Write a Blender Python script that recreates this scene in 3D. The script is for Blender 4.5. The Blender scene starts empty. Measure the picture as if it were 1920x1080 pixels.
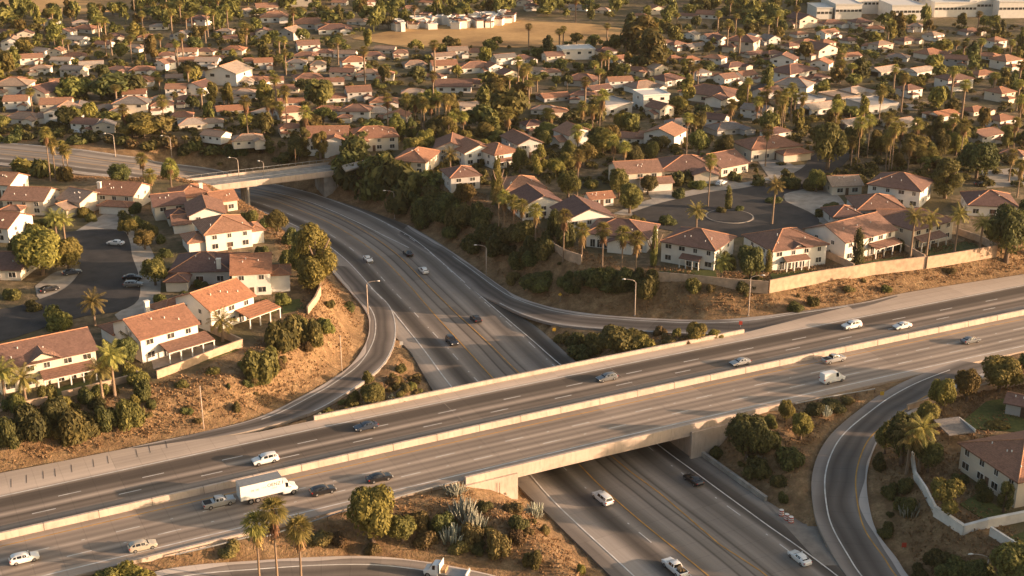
import bpy, math, random
import numpy as np
from mathutils import Vector, Matrix
random.seed(7); RNG = np.random.default_rng(7)
SC = bpy.context.scene
COL = SC.collection
# ------------------------------------------------------------------ camera model
FPX = 2400.0; TH = math.atan(880.0 / FPX); CAMZ = 112.0
CT, ST = math.cos(TH), math.sin(TH)
def ray(px, py):
    u = (px - 960.0) / FPX; v = (py - 540.0) / FPX
    return np.array([u, CT - v * ST, -ST - v * CT])
def P(px, py, z=0.0):
    d = ray(px, py); t = (z - CAMZ) / d[2]
    return np.array([d[0] * t, d[1] * t, z])
def proj(p):
    x, y, z = p[0], p[1], p[2] - CAMZ
    zc = y * CT - z * ST; yc = -y * ST - z * CT
    return 960 + FPX * x / zc, 540 + FPX * yc / zc
cam = bpy.data.cameras.new('camera'); cam.sensor_width = 36; cam.lens = 36 * FPX / 1920
cam.clip_end = 6000; cam.clip_start = 1
camo = bpy.data.objects.new('camera', cam); COL.objects.link(camo)
camo.location = (0, 0, CAMZ); camo.rotation_euler = (math.pi / 2 - TH, 0, 0)
SC.camera = camo
# ------------------------------------------------------------------ light
SUN_EL, SUN_AZ = math.radians(9.8), math.radians(-9)
w = bpy.data.worlds.new('World'); SC.world = w; w.use_nodes = True
nt = w.node_tree; bg = nt.nodes['Background']
sky = nt.nodes.new('ShaderNodeTexSky'); sky.sky_type = 'NISHITA'; sky.sun_disc = False
sky.sun_elevation = SUN_EL; sky.sun_rotation = math.radians(90) - SUN_AZ
sky.air_density = 1.0; sky.dust_density = 5.0; sky.ozone_density = 0.3
nt.links.new(sky.outputs[0], bg.inputs[0])
bg.inputs[1].default_value = 0.125
sl = bpy.data.lights.new('sun', 'SUN'); sl.energy = 5.0; sl.angle = math.radians(0.5); sl.color = (1.0, 0.665, 0.435)
so = bpy.data.objects.new('sun', sl); COL.objects.link(so)
sd = Vector((math.cos(SUN_EL) * math.cos(SUN_AZ), math.cos(SUN_EL) * math.sin(SUN_AZ), math.sin(SUN_EL)))
so.rotation_euler = sd.to_track_quat('Z', 'Y').to_euler(); so.location = (200, 0, 200)
SC.view_settings.view_transform = 'Standard'; SC.view_settings.look = 'None'
SC.view_settings.exposure = 1.15; SC.view_settings.gamma = 1
try: SC.view_settings.use_curve_mapping = False
except Exception: pass
SC.render.engine = 'CYCLES'
SC.cycles.max_bounces = 5; SC.cycles.diffuse_bounces = 2; SC.cycles.transmission_bounces = 2
SC.cycles.transparent_max_bounces = 4; SC.cycles.volume_bounces = 0
try: SC.cycles.use_denoising = True
except Exception: pass
# ------------------------------------------------------------------ materials
MAT = {}
class NB:
    def __init__(s, name, rough=0.8):
        s.m = bpy.data.materials.new(name); s.m.use_nodes = True; s.t = s.m.node_tree
        s.b = s.t.nodes['Principled BSDF']; s.b.inputs['Roughness'].default_value = rough
        s.b.inputs['Specular IOR Level'].default_value = 0.25
        MAT[name] = s.m
    def n(s, typ, **kw):
        o = s.t.nodes.new('ShaderNode' + typ)
        for k, v in kw.items():
            if k.startswith('i_'): o.inputs[int(k[2:]) if k[2:].isdigit() else k[2:]].default_value = v
            else: setattr(o, k, v)
        return o
    def l(s, a, b): s.t.links.new(a, b); return b
    def math(s, op, a, b=None):
        o = s.n('Math', operation=op)
        for i, v in enumerate((a, b)):
            if v is None: continue
            if isinstance(v, (int, float)): o.inputs[i].default_value = v
            else: s.l(v, o.inputs[i])
        return o.outputs[0]
    def noise(s, vec, scale, detail=3, rough=0.55):
        o = s.n('TexNoise'); o.inputs['Scale'].default_value = scale
        o.inputs['Detail'].default_value = detail; o.inputs['Roughness'].default_value = rough
        if vec is not None: s.l(vec, o.inputs['Vector'])
        return o.outputs['Fac']
    def ramp(s, fac, stops, interp='LINEAR'):
        o = s.n('ValToRGB'); r = o.color_ramp; r.interpolation = interp
        while len(r.elements) < len(stops): r.elements.new(0.5)
        for e, (p, c) in zip(r.elements, stops):
            e.position = p; e.color = (c[0], c[1], c[2], 1) if len(c) == 3 else c
        s.l(fac, o.inputs[0]); return o.outputs[0]
    def mix(s, fac, a, b, mode='MIX'):
        o = s.n('Mix', data_type='RGBA', blend_type=mode)
        for i, v in ((0, fac), (6, a), (7, b)):
            if isinstance(v, (int, float)): o.inputs[i].default_value = v
            elif isinstance(v, tuple): o.inputs[i].default_value = (v[0], v[1], v[2], 1)
            else: s.l(v, o.inputs[i])
        return o.outputs[2]
    def scale(s, col, f):
        return s.mix(1.0, col, s.rgb(f), 'MULTIPLY')
    def rgb(s, f):
        o = s.n('CombineColor')
        for i in range(3): s.l(f, o.inputs[i])
        return o.outputs[0]
    def obj(s): return s.n('TexCoord').outputs['Object']
    def pos(s): return s.n('NewGeometry').outputs['Position']
    def color(s, c):
        if isinstance(c, tuple): s.b.inputs['Base Color'].default_value = (c[0], c[1], c[2], 1)
        else: s.l(c, s.b.inputs['Base Color'])
    def bump(s, h, strength=0.3, dist=0.1):
        o = s.n('Bump'); o.inputs['Strength'].default_value = strength; o.inputs['Distance'].default_value = dist
        s.l(h, o.inputs['Height']); s.l(o.outputs[0], s.b.inputs['Normal'])
def simple(name, c, rough=0.7, var=0.15, scale=1.5, metal=0.0, spec=None):
    k = NB(name, rough); f = k.noise(k.obj(), scale)
    lo = tuple(x * (1 - var) for x in c); hi = tuple(min(1, x * (1 + var)) for x in c)
    k.color(k.ramp(f, [(0.3, lo), (0.7, hi)])); k.b.inputs['Metallic'].default_value = metal
    if spec is not None: k.b.inputs['Specular IOR Level'].default_value = spec
    return k
k = NB('concrete', 0.85); _p = k.pos(); _m = k.n('Mapping'); _m.inputs['Scale'].default_value = (1.4, 1.4, .25); k.l(_p, _m.inputs[0])
_a1 = k.noise(_p, .3, 4, .6); _a2 = k.noise(_m.outputs[0], 1.0, 5, .7)
_c = k.ramp(_a1, [(0.3, (0.42, 0.335, 0.27)), (0.7, (0.55, 0.45, 0.37))]); k.color(k.mix(k.ramp(_a2, [(0.5, (0, 0, 0)), (0.72, (.55, .55, .55))]), _c, (0.22, 0.185, 0.15))); k.bump(_a2, .2, .03)
simple('concrete_grey', (0.30, 0.28, 0.25), 0.85, 0.25, 0.5)
simple('line_white', (0.62, 0.60, 0.56), 0.7, 0.25, 0.6)
simple('line_yellow', (0.50, 0.27, 0.06), 0.7, 0.3, 0.5)
simple('galvanised', (0.32, 0.32, 0.31), 0.5, 0.1, 2, 0.5)
simple('wood', (0.16, 0.10, 0.06), 0.85, 0.3, 3)
simple('white_trim', (0.72, 0.69, 0.63), 0.6, 0.05)
simple('garage_white', (0.62, 0.60, 0.56), 0.6, 0.06)
simple('door_wood', (0.12, 0.07, 0.045), 0.6, 0.2)
simple('wall_block', (0.46, 0.33, 0.23), 0.9, 0.2, 0.8)
simple('wall_white', (0.62, 0.59, 0.54), 0.9, 0.16, 0.5)
simple('trunk', (0.17, 0.12, 0.085), 0.95, 0.35, 4)
simple('palm_trunk', (0.24, 0.17, 0.115), 0.95, 0.3, 3)
simple('tyre', (0.018, 0.018, 0.018), 0.9, 0.1)
simple('rim', (0.35, 0.35, 0.36), 0.35, 0.1, 2, 0.7)
simple('black_trim', (0.02, 0.02, 0.022), 0.6, 0.1)
simple('lamp_clear', (0.75, 0.75, 0.72), 0.15, 0.02)
simple('lamp_red', (0.30, 0.02, 0.015), 0.25, 0.05)
simple('sign_yellow', (0.60, 0.36, 0.05), 0.5, 0.05)
simple('sign_red', (0.42, 0.06, 0.035), 0.5, 0.1)
simple('flat_grey', (0.36, 0.34, 0.32), 0.9, 0.14, 0.4)
simple('cargo', (0.33, 0.21, 0.11), 0.9, 0.3, 3)
simple('patio', (0.33, 0.27, 0.22), 0.9, 0.15, 1)
for nm, c in dict(white=(0.72, 0.72, 0.70), silver=(0.42, 0.42, 0.41), pewter=(0.20, 0.21, 0.22), black=(0.012, 0.012, 0.014), navy=(0.03, 0.04, 0.06), tan=(0.40, 0.36, 0.29)).items():
    k = NB('paint_' + nm, 0.28); k.color(c); k.b.inputs['Coat Weight'].default_value = 0.6
    k.b.inputs['Coat Roughness'].default_value = 0.06; k.b.inputs['Specular IOR Level'].default_value = 0.5
    if nm in ('silver', 'pewter'): k.b.inputs['Metallic'].default_value = 0.45
k = NB('car_glass', 0.06); k.color((0.012, 0.014, 0.016)); k.b.inputs['Specular IOR Level'].default_value = 0.6
k = NB('window_glass', 0.12); f = k.noise(k.pos(), 0.8); k.color(k.ramp(f, [(0.35, (0.02, 0.022, 0.025)), (0.65, (0.09, 0.085, 0.075))])); k.b.inputs['Specular IOR Level'].default_value = 0.5
def stucco(name, cols):
    k = NB(name, 0.92); r = k.n('ObjectInfo').outputs['Random']
    c = k.ramp(r, [(i / max(1, len(cols)), c) for i, c in enumerate(cols)], 'CONSTANT')
    f = k.noise(k.obj(), 0.5, 4); c = k.scale(c, k.math('ADD', k.math('MULTIPLY', f, 0.35), 0.82)); k.color(c)
    k.bump(k.noise(k.obj(), 9, 2), 0.15, 0.05)
stucco('stucco', [(0.66, 0.60, 0.51), (0.60, 0.52, 0.42), (0.70, 0.66, 0.59), (0.52, 0.45, 0.37), (0.68, 0.60, 0.48)])
stucco('stucco_white', [(0.72, 0.68, 0.61)]); stucco('stucco_cream', [(0.63, 0.55, 0.44)]); stucco('stucco_grey', [(0.46, 0.44, 0.41)])
def tiles(name, cols):
    k = NB(name, 0.85); r = k.n('ObjectInfo').outputs['Random']
    c = k.ramp(r, [(i / max(1, len(cols)), c) for i, c in enumerate(cols)], 'CONSTANT')
    o = k.obj()
    f = k.noise(o, 0.6, 4); f2 = k.noise(o, 5.0, 3, 0.7)
    vo = k.n('TexVoronoi'); vo.inputs['Scale'].default_value = 2.6; k.l(o, vo.inputs['Vector'])
    sp = k.n('SeparateColor'); k.l(vo.outputs['Color'], sp.inputs[0])
    g = k.math('ADD', k.math('MULTIPLY', f, 0.5), k.math('MULTIPLY', f2, 0.35)); g = k.math('ADD', g, k.math('MULTIPLY', sp.outputs[0], 0.3)); g = k.math('ADD', g, 0.42)
    k.color(k.scale(c, g))
    wv = k.n('TexWave', wave_type='BANDS', bands_direction='Z'); wv.inputs['Scale'].default_value = 2.2; wv.inputs['Distortion'].default_value = 1.5; k.l(o, wv.inputs['Vector'])
    k.bump(k.math('ADD', wv.outputs['Fac'], f2), 0.5, 0.12)
TERRA = [(0.31, 0.155, 0.095), (0.27, 0.14, 0.09), (0.24, 0.13, 0.09), (0.30, 0.18, 0.12), (0.21, 0.12, 0.09)]
tiles('tile_grey', [(0.25, 0.225, 0.205), (0.20, 0.18, 0.165)]); tiles('tile_pale', [(0.42, 0.35, 0.285), (0.37, 0.29, 0.23)])
tiles('tile_mixed', TERRA + [(0.22, 0.14, 0.10), (0.30, 0.20, 0.14)])
tiles('tile_terracotta', [(0.305, 0.155, 0.096), (0.275, 0.14, 0.09), (0.32, 0.175, 0.112)]); tiles('tile_orange', [(0.36, 0.172, 0.098), (0.33, 0.165, 0.10)]); tiles('tile_brown', [(0.215, 0.12, 0.086), (0.25, 0.145, 0.105), (0.19, 0.11, 0.085)]); tiles('tile_dark', [(0.15, 0.088, 0.074)]); tiles('tile_tan', [(0.32, 0.24, 0.18), (0.29, 0.205, 0.155)])
simple('ridge_tile', (0.42, 0.21, 0.12), 0.85, 0.2, 2)
def leaf(name, dark, mid, light, transl=0.25):
    k = NB(name, 0.7); g = k.n('NewGeometry'); r = g.outputs['Random Per Island']
    oi = k.n('ObjectInfo').outputs['Random']
    f = k.noise(k.obj(), 0.9, 2)
    h = k.math('ADD', k.math('MULTIPLY', r, 0.55), k.math('MULTIPLY', f, 0.45))
    c = k.ramp(h, [(0.15, dark), (0.5, mid), (0.85, light)])
    v = k.math('ADD', k.math('MULTIPLY', oi, 0.55), 0.72); c = k.scale(c, v)
    hs = k.n('HueSaturation'); k.l(c, hs.inputs['Color']); k.l(k.math('ADD', k.math('MULTIPLY', oi, 0.05), 0.475), hs.inputs['Hue']); k.color(hs.outputs[0])
    t = k.n('BsdfTranslucent'); k.l(hs.outputs[0], t.inputs[0]); ms = k.n('MixShader'); ms.inputs[0].default_value = transl
    out = k.t.nodes['Material Output']; k.l(k.b.outputs[0], ms.inputs[1]); k.l(t.outputs[0], ms.inputs[2]); k.l(ms.outputs[0], out.inputs[0])
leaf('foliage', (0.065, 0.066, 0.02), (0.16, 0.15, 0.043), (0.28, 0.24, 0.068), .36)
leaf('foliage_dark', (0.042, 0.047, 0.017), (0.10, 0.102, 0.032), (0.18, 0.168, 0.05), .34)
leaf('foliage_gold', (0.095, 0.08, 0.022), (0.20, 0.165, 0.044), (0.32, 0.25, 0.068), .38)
leaf('palm_leaf', (0.12, 0.115, 0.034), (0.26, 0.23, 0.065), (0.42, 0.34, 0.105), 0.4)
leaf('palm_skirt', (0.13, 0.075, 0.03), (0.24, 0.145, 0.06), (0.38, 0.24, 0.10), 0.15)
leaf('cactus_skin', (0.22, 0.23, 0.17), (0.33, 0.33, 0.25), (0.46, 0.44, 0.34), 0.05)
leaf('straw', (0.16, 0.10, 0.045), (0.29, 0.185, 0.085), (0.42, 0.29, 0.14), 0.2)
leaf('scrub_leaf', (0.07, 0.045, 0.018), (0.14, 0.10, 0.035), (0.22, 0.155, 0.055), 0.15)
# ground: dry earth on the banks, mixed yard soil on the plateau
k = NB('earth', 0.95); p = k.pos(); dry = k.n('Attribute', attribute_name='dry').outputs['Fac']
n1 = k.noise(p, 0.05, 4); n2 = k.noise(p, 0.35, 5, 0.65); n3 = k.noise(p, 1.8, 4, 0.7)
soil = k.ramp(n2, [(0.32, (0.13, 0.075, 0.038)), (0.5, (0.26, 0.158, 0.082)), (0.68, (0.38, 0.25, 0.132))])
soil = k.mix(k.ramp(n3, [(0.45, (0, 0, 0)), (0.62, (0.7, 0.7, 0.7))]), soil, (0.17, 0.115, 0.05))
yard = k.ramp(n2, [(0.35, (0.08, 0.068, 0.036)), (0.5, (0.17, 0.122, 0.07)), (0.65, (0.28, 0.205, 0.125))])
yard = k.mix(k.ramp(n1, [(0.42, (0, 0, 0)), (0.55, (0.8, 0.8, 0.8))]), yard, (0.10, 0.086, 0.038))
k.color(k.mix(dry, yard, soil)); k.bump(k.math('ADD', n3, n2), 0.8, 0.5)
k = NB('dry_field', 0.95); p = k.pos(); n2 = k.noise(p, 0.03, 5, 0.6); n3 = k.noise(p, 0.5, 3, 0.7)
c = k.ramp(n2, [(0.3, (0.22, 0.13, 0.055)), (0.5, (0.40, 0.245, 0.10)), (0.7, (0.52, 0.33, 0.14))]); k.color(k.scale(c, k.math('ADD', k.math('MULTIPLY', n3, 0.5), 0.75)))
k = NB('lawn', 0.9); n = k.noise(k.pos(), 1.2, 4, 0.7); k.color(k.ramp(n, [(0.3, (0.04, 0.055, 0.015)), (0.7, (0.12, 0.125, 0.035))]))
k = NB('driveway', 0.9); n = k.noise(k.pos(), 0.4, 4, 0.6); k.color(k.ramp(n, [(0.3, (0.24, 0.21, 0.18)), (0.7, (0.38, 0.34, 0.29))]))
k = NB('asphalt', 0.9); n = k.noise(k.pos(), 0.25, 5, 0.65); n3 = k.noise(k.pos(), 4, 2, 0.7); c = k.ramp(n, [(0.3, (0.032, 0.031, 0.031)), (0.7, (0.062, 0.058, 0.056))]); k.color(k.scale(c, k.math('ADD', k.math('MULTIPLY', n3, 0.4), 0.8)))
k = NB('gore', 0.9); n = k.noise(k.pos(), 0.5, 5, 0.65); k.color(k.ramp(n, [(0.3, (0.17, 0.15, 0.13)), (0.7, (0.27, 0.235, 0.20))]))
def road_mat(name, umin, umax, stops, base=(0.215, 0.185, 0.16)):
    """stops: (u in metres, factor) darker and lighter wear bands along the lanes."""
    k = NB(name, 0.82); uv = k.n('UVMap', uv_map='UVMap').outputs[0]; sx = k.n('SeparateXYZ'); k.l(uv, sx.inputs[0])
    u, v = sx.outputs[0], sx.outputs[1]
    def vec(a, b):
        c = k.n('CombineXYZ'); k.l(k.math('MULTIPLY', u, a), c.inputs[0]); k.l(k.math('MULTIPLY', v, b), c.inputs[1]); return c.outputs[0]
    wob = k.math('MULTIPLY', k.math('SUBTRACT', k.noise(vec(0.15, 0.03), 1.0, 2), 0.5), 0.9)
    uu = k.math('ADD', u, wob)
    t = k.math('DIVIDE', k.math('SUBTRACT', uu, umin), umax - umin)
    band = k.ramp(t, [((a - umin) / (umax - umin), (f ** 1.95 * 1.12, f ** 1.97 * 1.12, f ** 1.99 * 1.12)) for a, f in stops])
    st = k.noise(vec(1.6, 0.02), 1.0, 4, 0.65); bl = k.noise(vec(0.10, 0.05), 1.0, 4, 0.6); gr = k.noise(vec(3, 3), 1.0, 2, 0.6)
    pc = k.n('TexWhiteNoise', noise_dimensions='2D'); fl = k.n('CombineXYZ'); k.l(k.math('FLOOR', k.math('DIVIDE', u, 4.2)), fl.inputs[0]); k.l(k.math('FLOOR', k.math('DIVIDE', v, 23.0)), fl.inputs[1]); k.l(fl.outputs[0], pc.inputs['Vector'])
    jt = k.math('MULTIPLY', k.math('LESS_THAN', k.math('FRACT', k.math('DIVIDE', v, 4.6)), 0.035), -0.13)
    g = k.math('ADD', k.math('MULTIPLY', st, 0.50), k.math('MULTIPLY', bl, 0.55)); g = k.math('ADD', g, k.math('MULTIPLY', gr, 0.15))
    g = k.math('ADD', g, k.math('MULTIPLY', pc.outputs['Value'], 0.22)); g = k.math('ADD', g, jt); g = k.math('ADD', g, 0.31)
    c = k.mix(1.0, k.mix(1.0, base, band, 'MULTIPLY'), k.rgb(g), 'MULTIPLY')
    k.color(c); k.bump(gr, 0.1, 0.02)
# ------------------------------------------------------------------ mesh builder
class MB:
    def __init__(s): s.v = []; s.f = []; s.m = []
    def add(s, vs, fs, mi=0):
        b = len(s.v); s.v += [tuple(map(float, p)) for p in vs]; s.f += [tuple(b + i for i in f) for f in fs]; s.m += [mi] * len(fs)
    def box(s, x0, x1, y0, y1, z0, z1, mi=0):
        s.add([(x0, y0, z0), (x1, y0, z0), (x1, y1, z0), (x0, y1, z0), (x0, y0, z1), (x1, y0, z1), (x1, y1, z1), (x0, y1, z1)],
              [(0, 3, 2, 1), (4, 5, 6, 7), (0, 1, 5, 4), (1, 2, 6, 5), (2, 3, 7, 6), (3, 0, 4, 7)], mi)
    def prism(s, poly, z0, z1, mi=0):
        n = len(poly); a = sum(poly[i][0] * poly[(i + 1) % n][1] - poly[(i + 1) % n][0] * poly[i][1] for i in range(n))
        if a < 0: poly = poly[::-1]
        s.add([(p[0], p[1], z0) for p in poly] + [(p[0], p[1], z1) for p in poly],
              [tuple(range(n - 1, -1, -1)), tuple(range(n, 2 * n))] + [(i, (i + 1) % n, n + (i + 1) % n, n + i) for i in range(n)], mi)
    def tube(s, path, rad, seg=8, mi=0, cap=True):
        path = [Vector(p) for p in path]; n = len(path)
        rad = [rad] * n if isinstance(rad, (int, float)) else rad
        vs = []; fs = []
        for i, p in enumerate(path):
            d = (path[min(i + 1, n - 1)] - path[max(i - 1, 0)]).normalized()
            a = d.orthogonal().normalized() if abs(d.z) < 0.95 else Vector((1, 0, 0)).cross(d).normalized()
            b = d.cross(a)
            for j in range(seg):
                t = 2 * math.pi * j / seg; vs.append(p + (a * math.cos(t) + b * math.sin(t)) * rad[i])
        for i in range(n - 1):
            for j in range(seg): fs.append((i * seg + j, i * seg + (j + 1) % seg, (i + 1) * seg + (j + 1) % seg, (i + 1) * seg + j))
        if cap: fs += [tuple(range(seg - 1, -1, -1)), tuple(range((n - 1) * seg, n * seg))]
        s.add(vs, fs, mi)
    def mesh(s, name, mats, smooth=False):
        me = bpy.data.meshes.new(name); me.from_pydata(s.v, [], s.f); me.update()
        for m in (mats if isinstance(mats, (list, tuple)) else [mats]): me.materials.append(MAT[m])
        if len(me.materials) > 1: me.polygons.foreach_set('material_index', s.m)
        if smooth: me.polygons.foreach_set('use_smooth', [True] * len(me.polygons))
        return me
    def build(s, name, mats, parent=None, smooth=False): return link(name, s.mesh(name, mats, smooth), parent)
def link(name, me, parent=None):
    o = bpy.data.objects.new(name, me); COL.objects.link(o)
    if parent is not None: o.parent = parent
    return o
AUTO = []
def tag(o, label=None, cat=None, group=None, kind=None):
    if label: o['label'] = label
    if cat: o['category'] = cat
    if group: o['group'] = group
    if kind: o['kind'] = kind
    return o
def auto(o, look, cat, group, px, py):
    o['category'] = cat; o['group'] = group; AUTO.append([o, look, px, py])
def empty(name, loc=(0, 0, 0), rz=0.0):
    o = bpy.data.objects.new(name, None); COL.objects.link(o); o.empty_display_size = 0.3
    o.location = loc; o.rotation_euler = (0, 0, rz); return o
def npmesh(name, V, Q, mats, smooth=False, nrm=None):
    me = bpy.data.meshes.new(name); V = np.asarray(V, np.float32); Q = np.asarray(Q, np.int32); k = Q.shape[1]
    me.vertices.add(len(V)); me.vertices.foreach_set('co', V.ravel())
    me.loops.add(Q.size); me.loops.foreach_set('vertex_index', Q.ravel())
    me.polygons.add(len(Q)); me.polygons.foreach_set('loop_start', np.arange(0, Q.size, k, dtype=np.int32))
    me.polygons.foreach_set('loop_total', np.full(len(Q), k, np.int32))
    me.update(calc_edges=True)
    for m in (mats if isinstance(mats, (list, tuple)) else [mats]): me.materials.append(MAT[m])
    if smooth: me.polygons.foreach_set('use_smooth', [True] * len(Q))
    return me
# ------------------------------------------------------------------ curves and roads
def catmull(pts, step=3.0):
    pts = np.asarray(pts, float); out = []
    for i in range(len(pts) - 1):
        p0 = pts[max(i - 1, 0)]; p1 = pts[i]; p2 = pts[i + 1]; p3 = pts[min(i + 2, len(pts) - 1)]
        n = max(2, int(np.linalg.norm((p2 - p1)[:2]) / step))
        for t in np.arange(n) / n:
            out.append(0.5 * ((2 * p1) + (p2 - p0) * t + (2 * p0 - 5 * p1 + 4 * p2 - p3) * t * t + (3 * p1 - p0 - 3 * p2 + p3) * t ** 3))
    out.append(pts[-1]); return np.array(out)
class Curve:
    def __init__(s, pts):
        s.p = catmull(np.asarray(pts, float), 2.0); d = np.diff(s.p, axis=0); s.s = np.concatenate([[0], np.cumsum(np.hypot(d[:, 0], d[:, 1]))]); s.L = s.s[-1]
        t = np.gradient(s.p, axis=0); t /= np.linalg.norm(t, axis=1)[:, None]
        for _ in range(6): t[1:-1] = (t[:-2] + t[1:-1] * 2 + t[2:]) / 4
        s.t = t / np.linalg.norm(t, axis=1)[:, None]
    def at(s, t, off=0.0):
        x = np.interp(t, s.s, s.p[:, 0]); y = np.interp(t, s.s, s.p[:, 1]); tx = np.interp(t, s.s, s.t[:, 0]); ty = np.interp(t, s.s, s.t[:, 1])
        return np.array([x - ty * off, y + tx * off])
    def dirn(s, t): return math.atan2(np.interp(t, s.s, s.t[:, 1]), np.interp(t, s.s, s.t[:, 0]))
    def project(s, q):
        d = (s.p - np.asarray(q)[:2]); i = int(np.argmin((d ** 2).sum(1))); v = np.asarray(q)[:2] - s.p[i]
        return s.s[i] + float(v @ s.t[i]), float(v[0] * -s.t[i][1] + v[1] * s.t[i][0])
def grid_mesh(name, rows, uvs, mat, skirt=0.6, kind='structure', parent=None):
    """rows: list of lists of 3D points across a road."""
    n = len(rows); m = len(rows[0]); V = [p for r in rows for p in r]; U = [u for r in uvs for u in r]; F = []
    for i in range(n - 1):
        for j in range(m - 1): F.append((i * m + j, i * m + j + 1, (i + 1) * m + j + 1, (i + 1) * m + j))
    b = len(V)
    if skirt:
        for r, u in zip(rows, uvs):
            for e in (0, -1): V.append((r[e][0], r[e][1], r[e][2] - skirt)); U.append(u[e])
        for i in range(n - 1):
            F.append((i * m, (i + 1) * m, b + 2 * (i + 1), b + 2 * i)); F.append((i * m + m - 1, b + 2 * i + 1, b + 2 * (i + 1) + 1, (i + 1) * m + m - 1))
    me = bpy.data.meshes.new(name); me.from_pydata([tuple(map(float, p)) for p in V], [], F); me.update()
    uvl = me.uv_layers.new(name='UVMap')
    idx = np.zeros(len(me.loops), np.int32); me.loops.foreach_get('vertex_index', idx)
    uvl.data.foreach_set('uv', np.array(U, np.float32)[idx].ravel()); me.materials.append(MAT[mat])
    o = link(name, me, parent)
    if kind and parent is None: o['kind'] = kind
    return o
HW_PTS = [(x, y) for x, y in [P(*q)[:2] for q in ((0, 1014), (257, 953), (547, 895), (720, 853), (960, 800), (1145, 757), (1335, 715), (1440, 691), (1650, 647), (1920, 591))]]
_a = np.array(HW_PTS[0]); _b = np.array(HW_PTS[-1]); _e = (_b - _a) / np.linalg.norm(_b - _a); _n = np.array([-_e[1], _e[0]])
HWC = Curve([_a + _e * t + _n * (1.5 * math.sin(math.pi * max(-60, min(300, t)) / 231.0)) for t in np.arange(-70, 420, 14.0)])
def hwt(px, py, z=0.0): return HWC.project(P(px, py, z))
FZ = -6.5
FW_Z = lambda x, y: float(np.interp(x, [-300, 0, 120, 250, 380, 440], [4.3, 4.1, 3.7, 1.5, -3.6, FZ])) if y < 345 else FZ
FW_PTS = [P(x, y, FW_Z(x, y))[:2] for x, y in ((1750, 1420), (1560, 1245), (1380, 1077), (1198, 932), (1118, 865), (956, 712), (896, 650), (833, 587), (786, 540), (722, 477), (657, 432), (592, 400), (500, 368), (380, 335), (250, 313), (120, 297), (-60, 281), (-300, 266))]
FWC = Curve(FW_PTS); _ft = [FWC.project(P(x, y, FW_Z(x, y)))[0] for x, y in ((500, 368), (440, 351), (380, 335), (250, 313), (120, 297), (0, 287), (-300, 266))]
def fwz(t): return float(np.interp(t, _ft, [FZ, FZ, -3.6, 1.5, 3.7, 4.1, 4.3]))
def fwt(px, py): return FWC.project(P(px, py, FZ))
# ------------------------------------------------------------------ road geometry
def knots(curve, pts, z, extra=()):
    k = [curve.project(P(x, y, z)) for x, y in pts] + list(extra); k.sort(); a = np.array(k)
    return lambda t: np.interp(t, a[:, 0], a[:, 1])
T_A = hwt(982, 893)[0] - 0.3; T_B = hwt(1307, 812)[0] + 0.5
hw_far = knots(HWC, ((0, 887), (120, 864), (240, 840)), 0, [(hwt(480, 812)[0], 19.3), (hwt(1395, 624)[0], 19.3)] + [hwt(1680, 552), hwt(1750, 540), hwt(1920, 514)])
hw_near = lambda t: np.interp(t, [0, 500], [-16.4, -16.4])
def fp(*pts): return [(x, y) for x, y in pts]
fw_left = knots(FWC, fp((1145, 1080), (1020, 957), (812, 732), (770, 660), (650, 540), (620, 505)), FZ, [(fwt(540, 430)[0], 17.5), (_ft[2], 14), (_ft[4], 14)])
fw_right = knots(FWC, fp((1435, 937), (1307, 842), (1082, 680), (1012, 617), (967, 587), (937, 535), (855, 477), (765, 422), (695, 397), (610, 370), (515, 347)), FZ, [(0, -24), (_ft[2], -13), (_ft[4], -13)])
def road_on(name, curve, left, right, t0, t1, z, mat, step=3.0):
    rows = []; uv = []
    for t in np.arange(t0, t1 + 0.01, step):
        a, b = float(right(t)), float(left(t)); r = []; u = []
        for k in range(15):
            o = a + (b - a) * k / 14; q = curve.at(t, o); r.append((q[0], q[1], z(t) if callable(z) else z)); u.append((o, t))
        rows.append(r); uv.append(u)
    return grid_mesh(name, rows, uv, mat)
D = 0.50
hw_st = [(-17, .95), (-14.6, 1.0), (-13.9, 1.05), (-13.1, .74), (-12.2, .9), (-11.3, .72), (-10.3, 1.08), (-9.2, .76), (-8.2, .9), (-7.2, .74), (-6.2, 1.08), (-5.2, .76), (-4.2, .9), (-3.2, .78), (-2, 1.05), (-1, .9), (0.5, .8), (3.0, .62), (4.2, .95), (5.6, .62), (6.6, .72), (7.6, .52), (8.8, 1.05), (10.0, .6), (11.0, .68), (12.0, .48), (13.2, .5), (14.5, .52), (15.6, .92), (16.5, 1.22), (18, 1.15), (22, 1.05)]
road_mat('highway_concrete', -18, 23, hw_st, (0.315, 0.255, 0.205))
fw_st = [(-24, .95), (-20.5, .78), (-19, 1.0), (-17.8, .95), (-16.6, .62), (-15, .48), (-13.4, .66), (-12.6, 1.05), (-11.4, .85), (-9.6, .72), (-8, .95), (-6.6, 1.05), (-5.6, .9), (-5.2, .55), (-4.9, .95), (-3.0, .9), (-2.7, .45), (-2.4, .95), (-0.6, .85), (-0.3, .5), (0.1, 1), (1.6, 1.0), (3.4, .78), (5.2, .8), (6.8, 1.05), (8.0, .68), (9.4, .5), (10.8, .66), (11.9, .95), (13, 1.1), (15, 1.1), (17, .8)]
road_mat('freeway_concrete', -26, 24, fw_st, (0.235, 0.203, 0.174))
road_mat('ramp_concrete', 0, 1, [(0, 1.45), (.09, 1.5), (.1, .9), (.2, 1.05), (.3, .85), (.42, .66), (.55, .8), (.68, .64), (.82, .9), (.93, 1.1), (1, 1.1)], (0.20, 0.172, 0.15))
highway = road_on('highway', HWC, hw_far, hw_near, 0, 480, 0.0, 'highway_concrete')
freeway = road_on('freeway', FWC, fw_left, fw_right, 0, FWC.L, fwz, 'freeway_concrete')
RAMPS = {}
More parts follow.
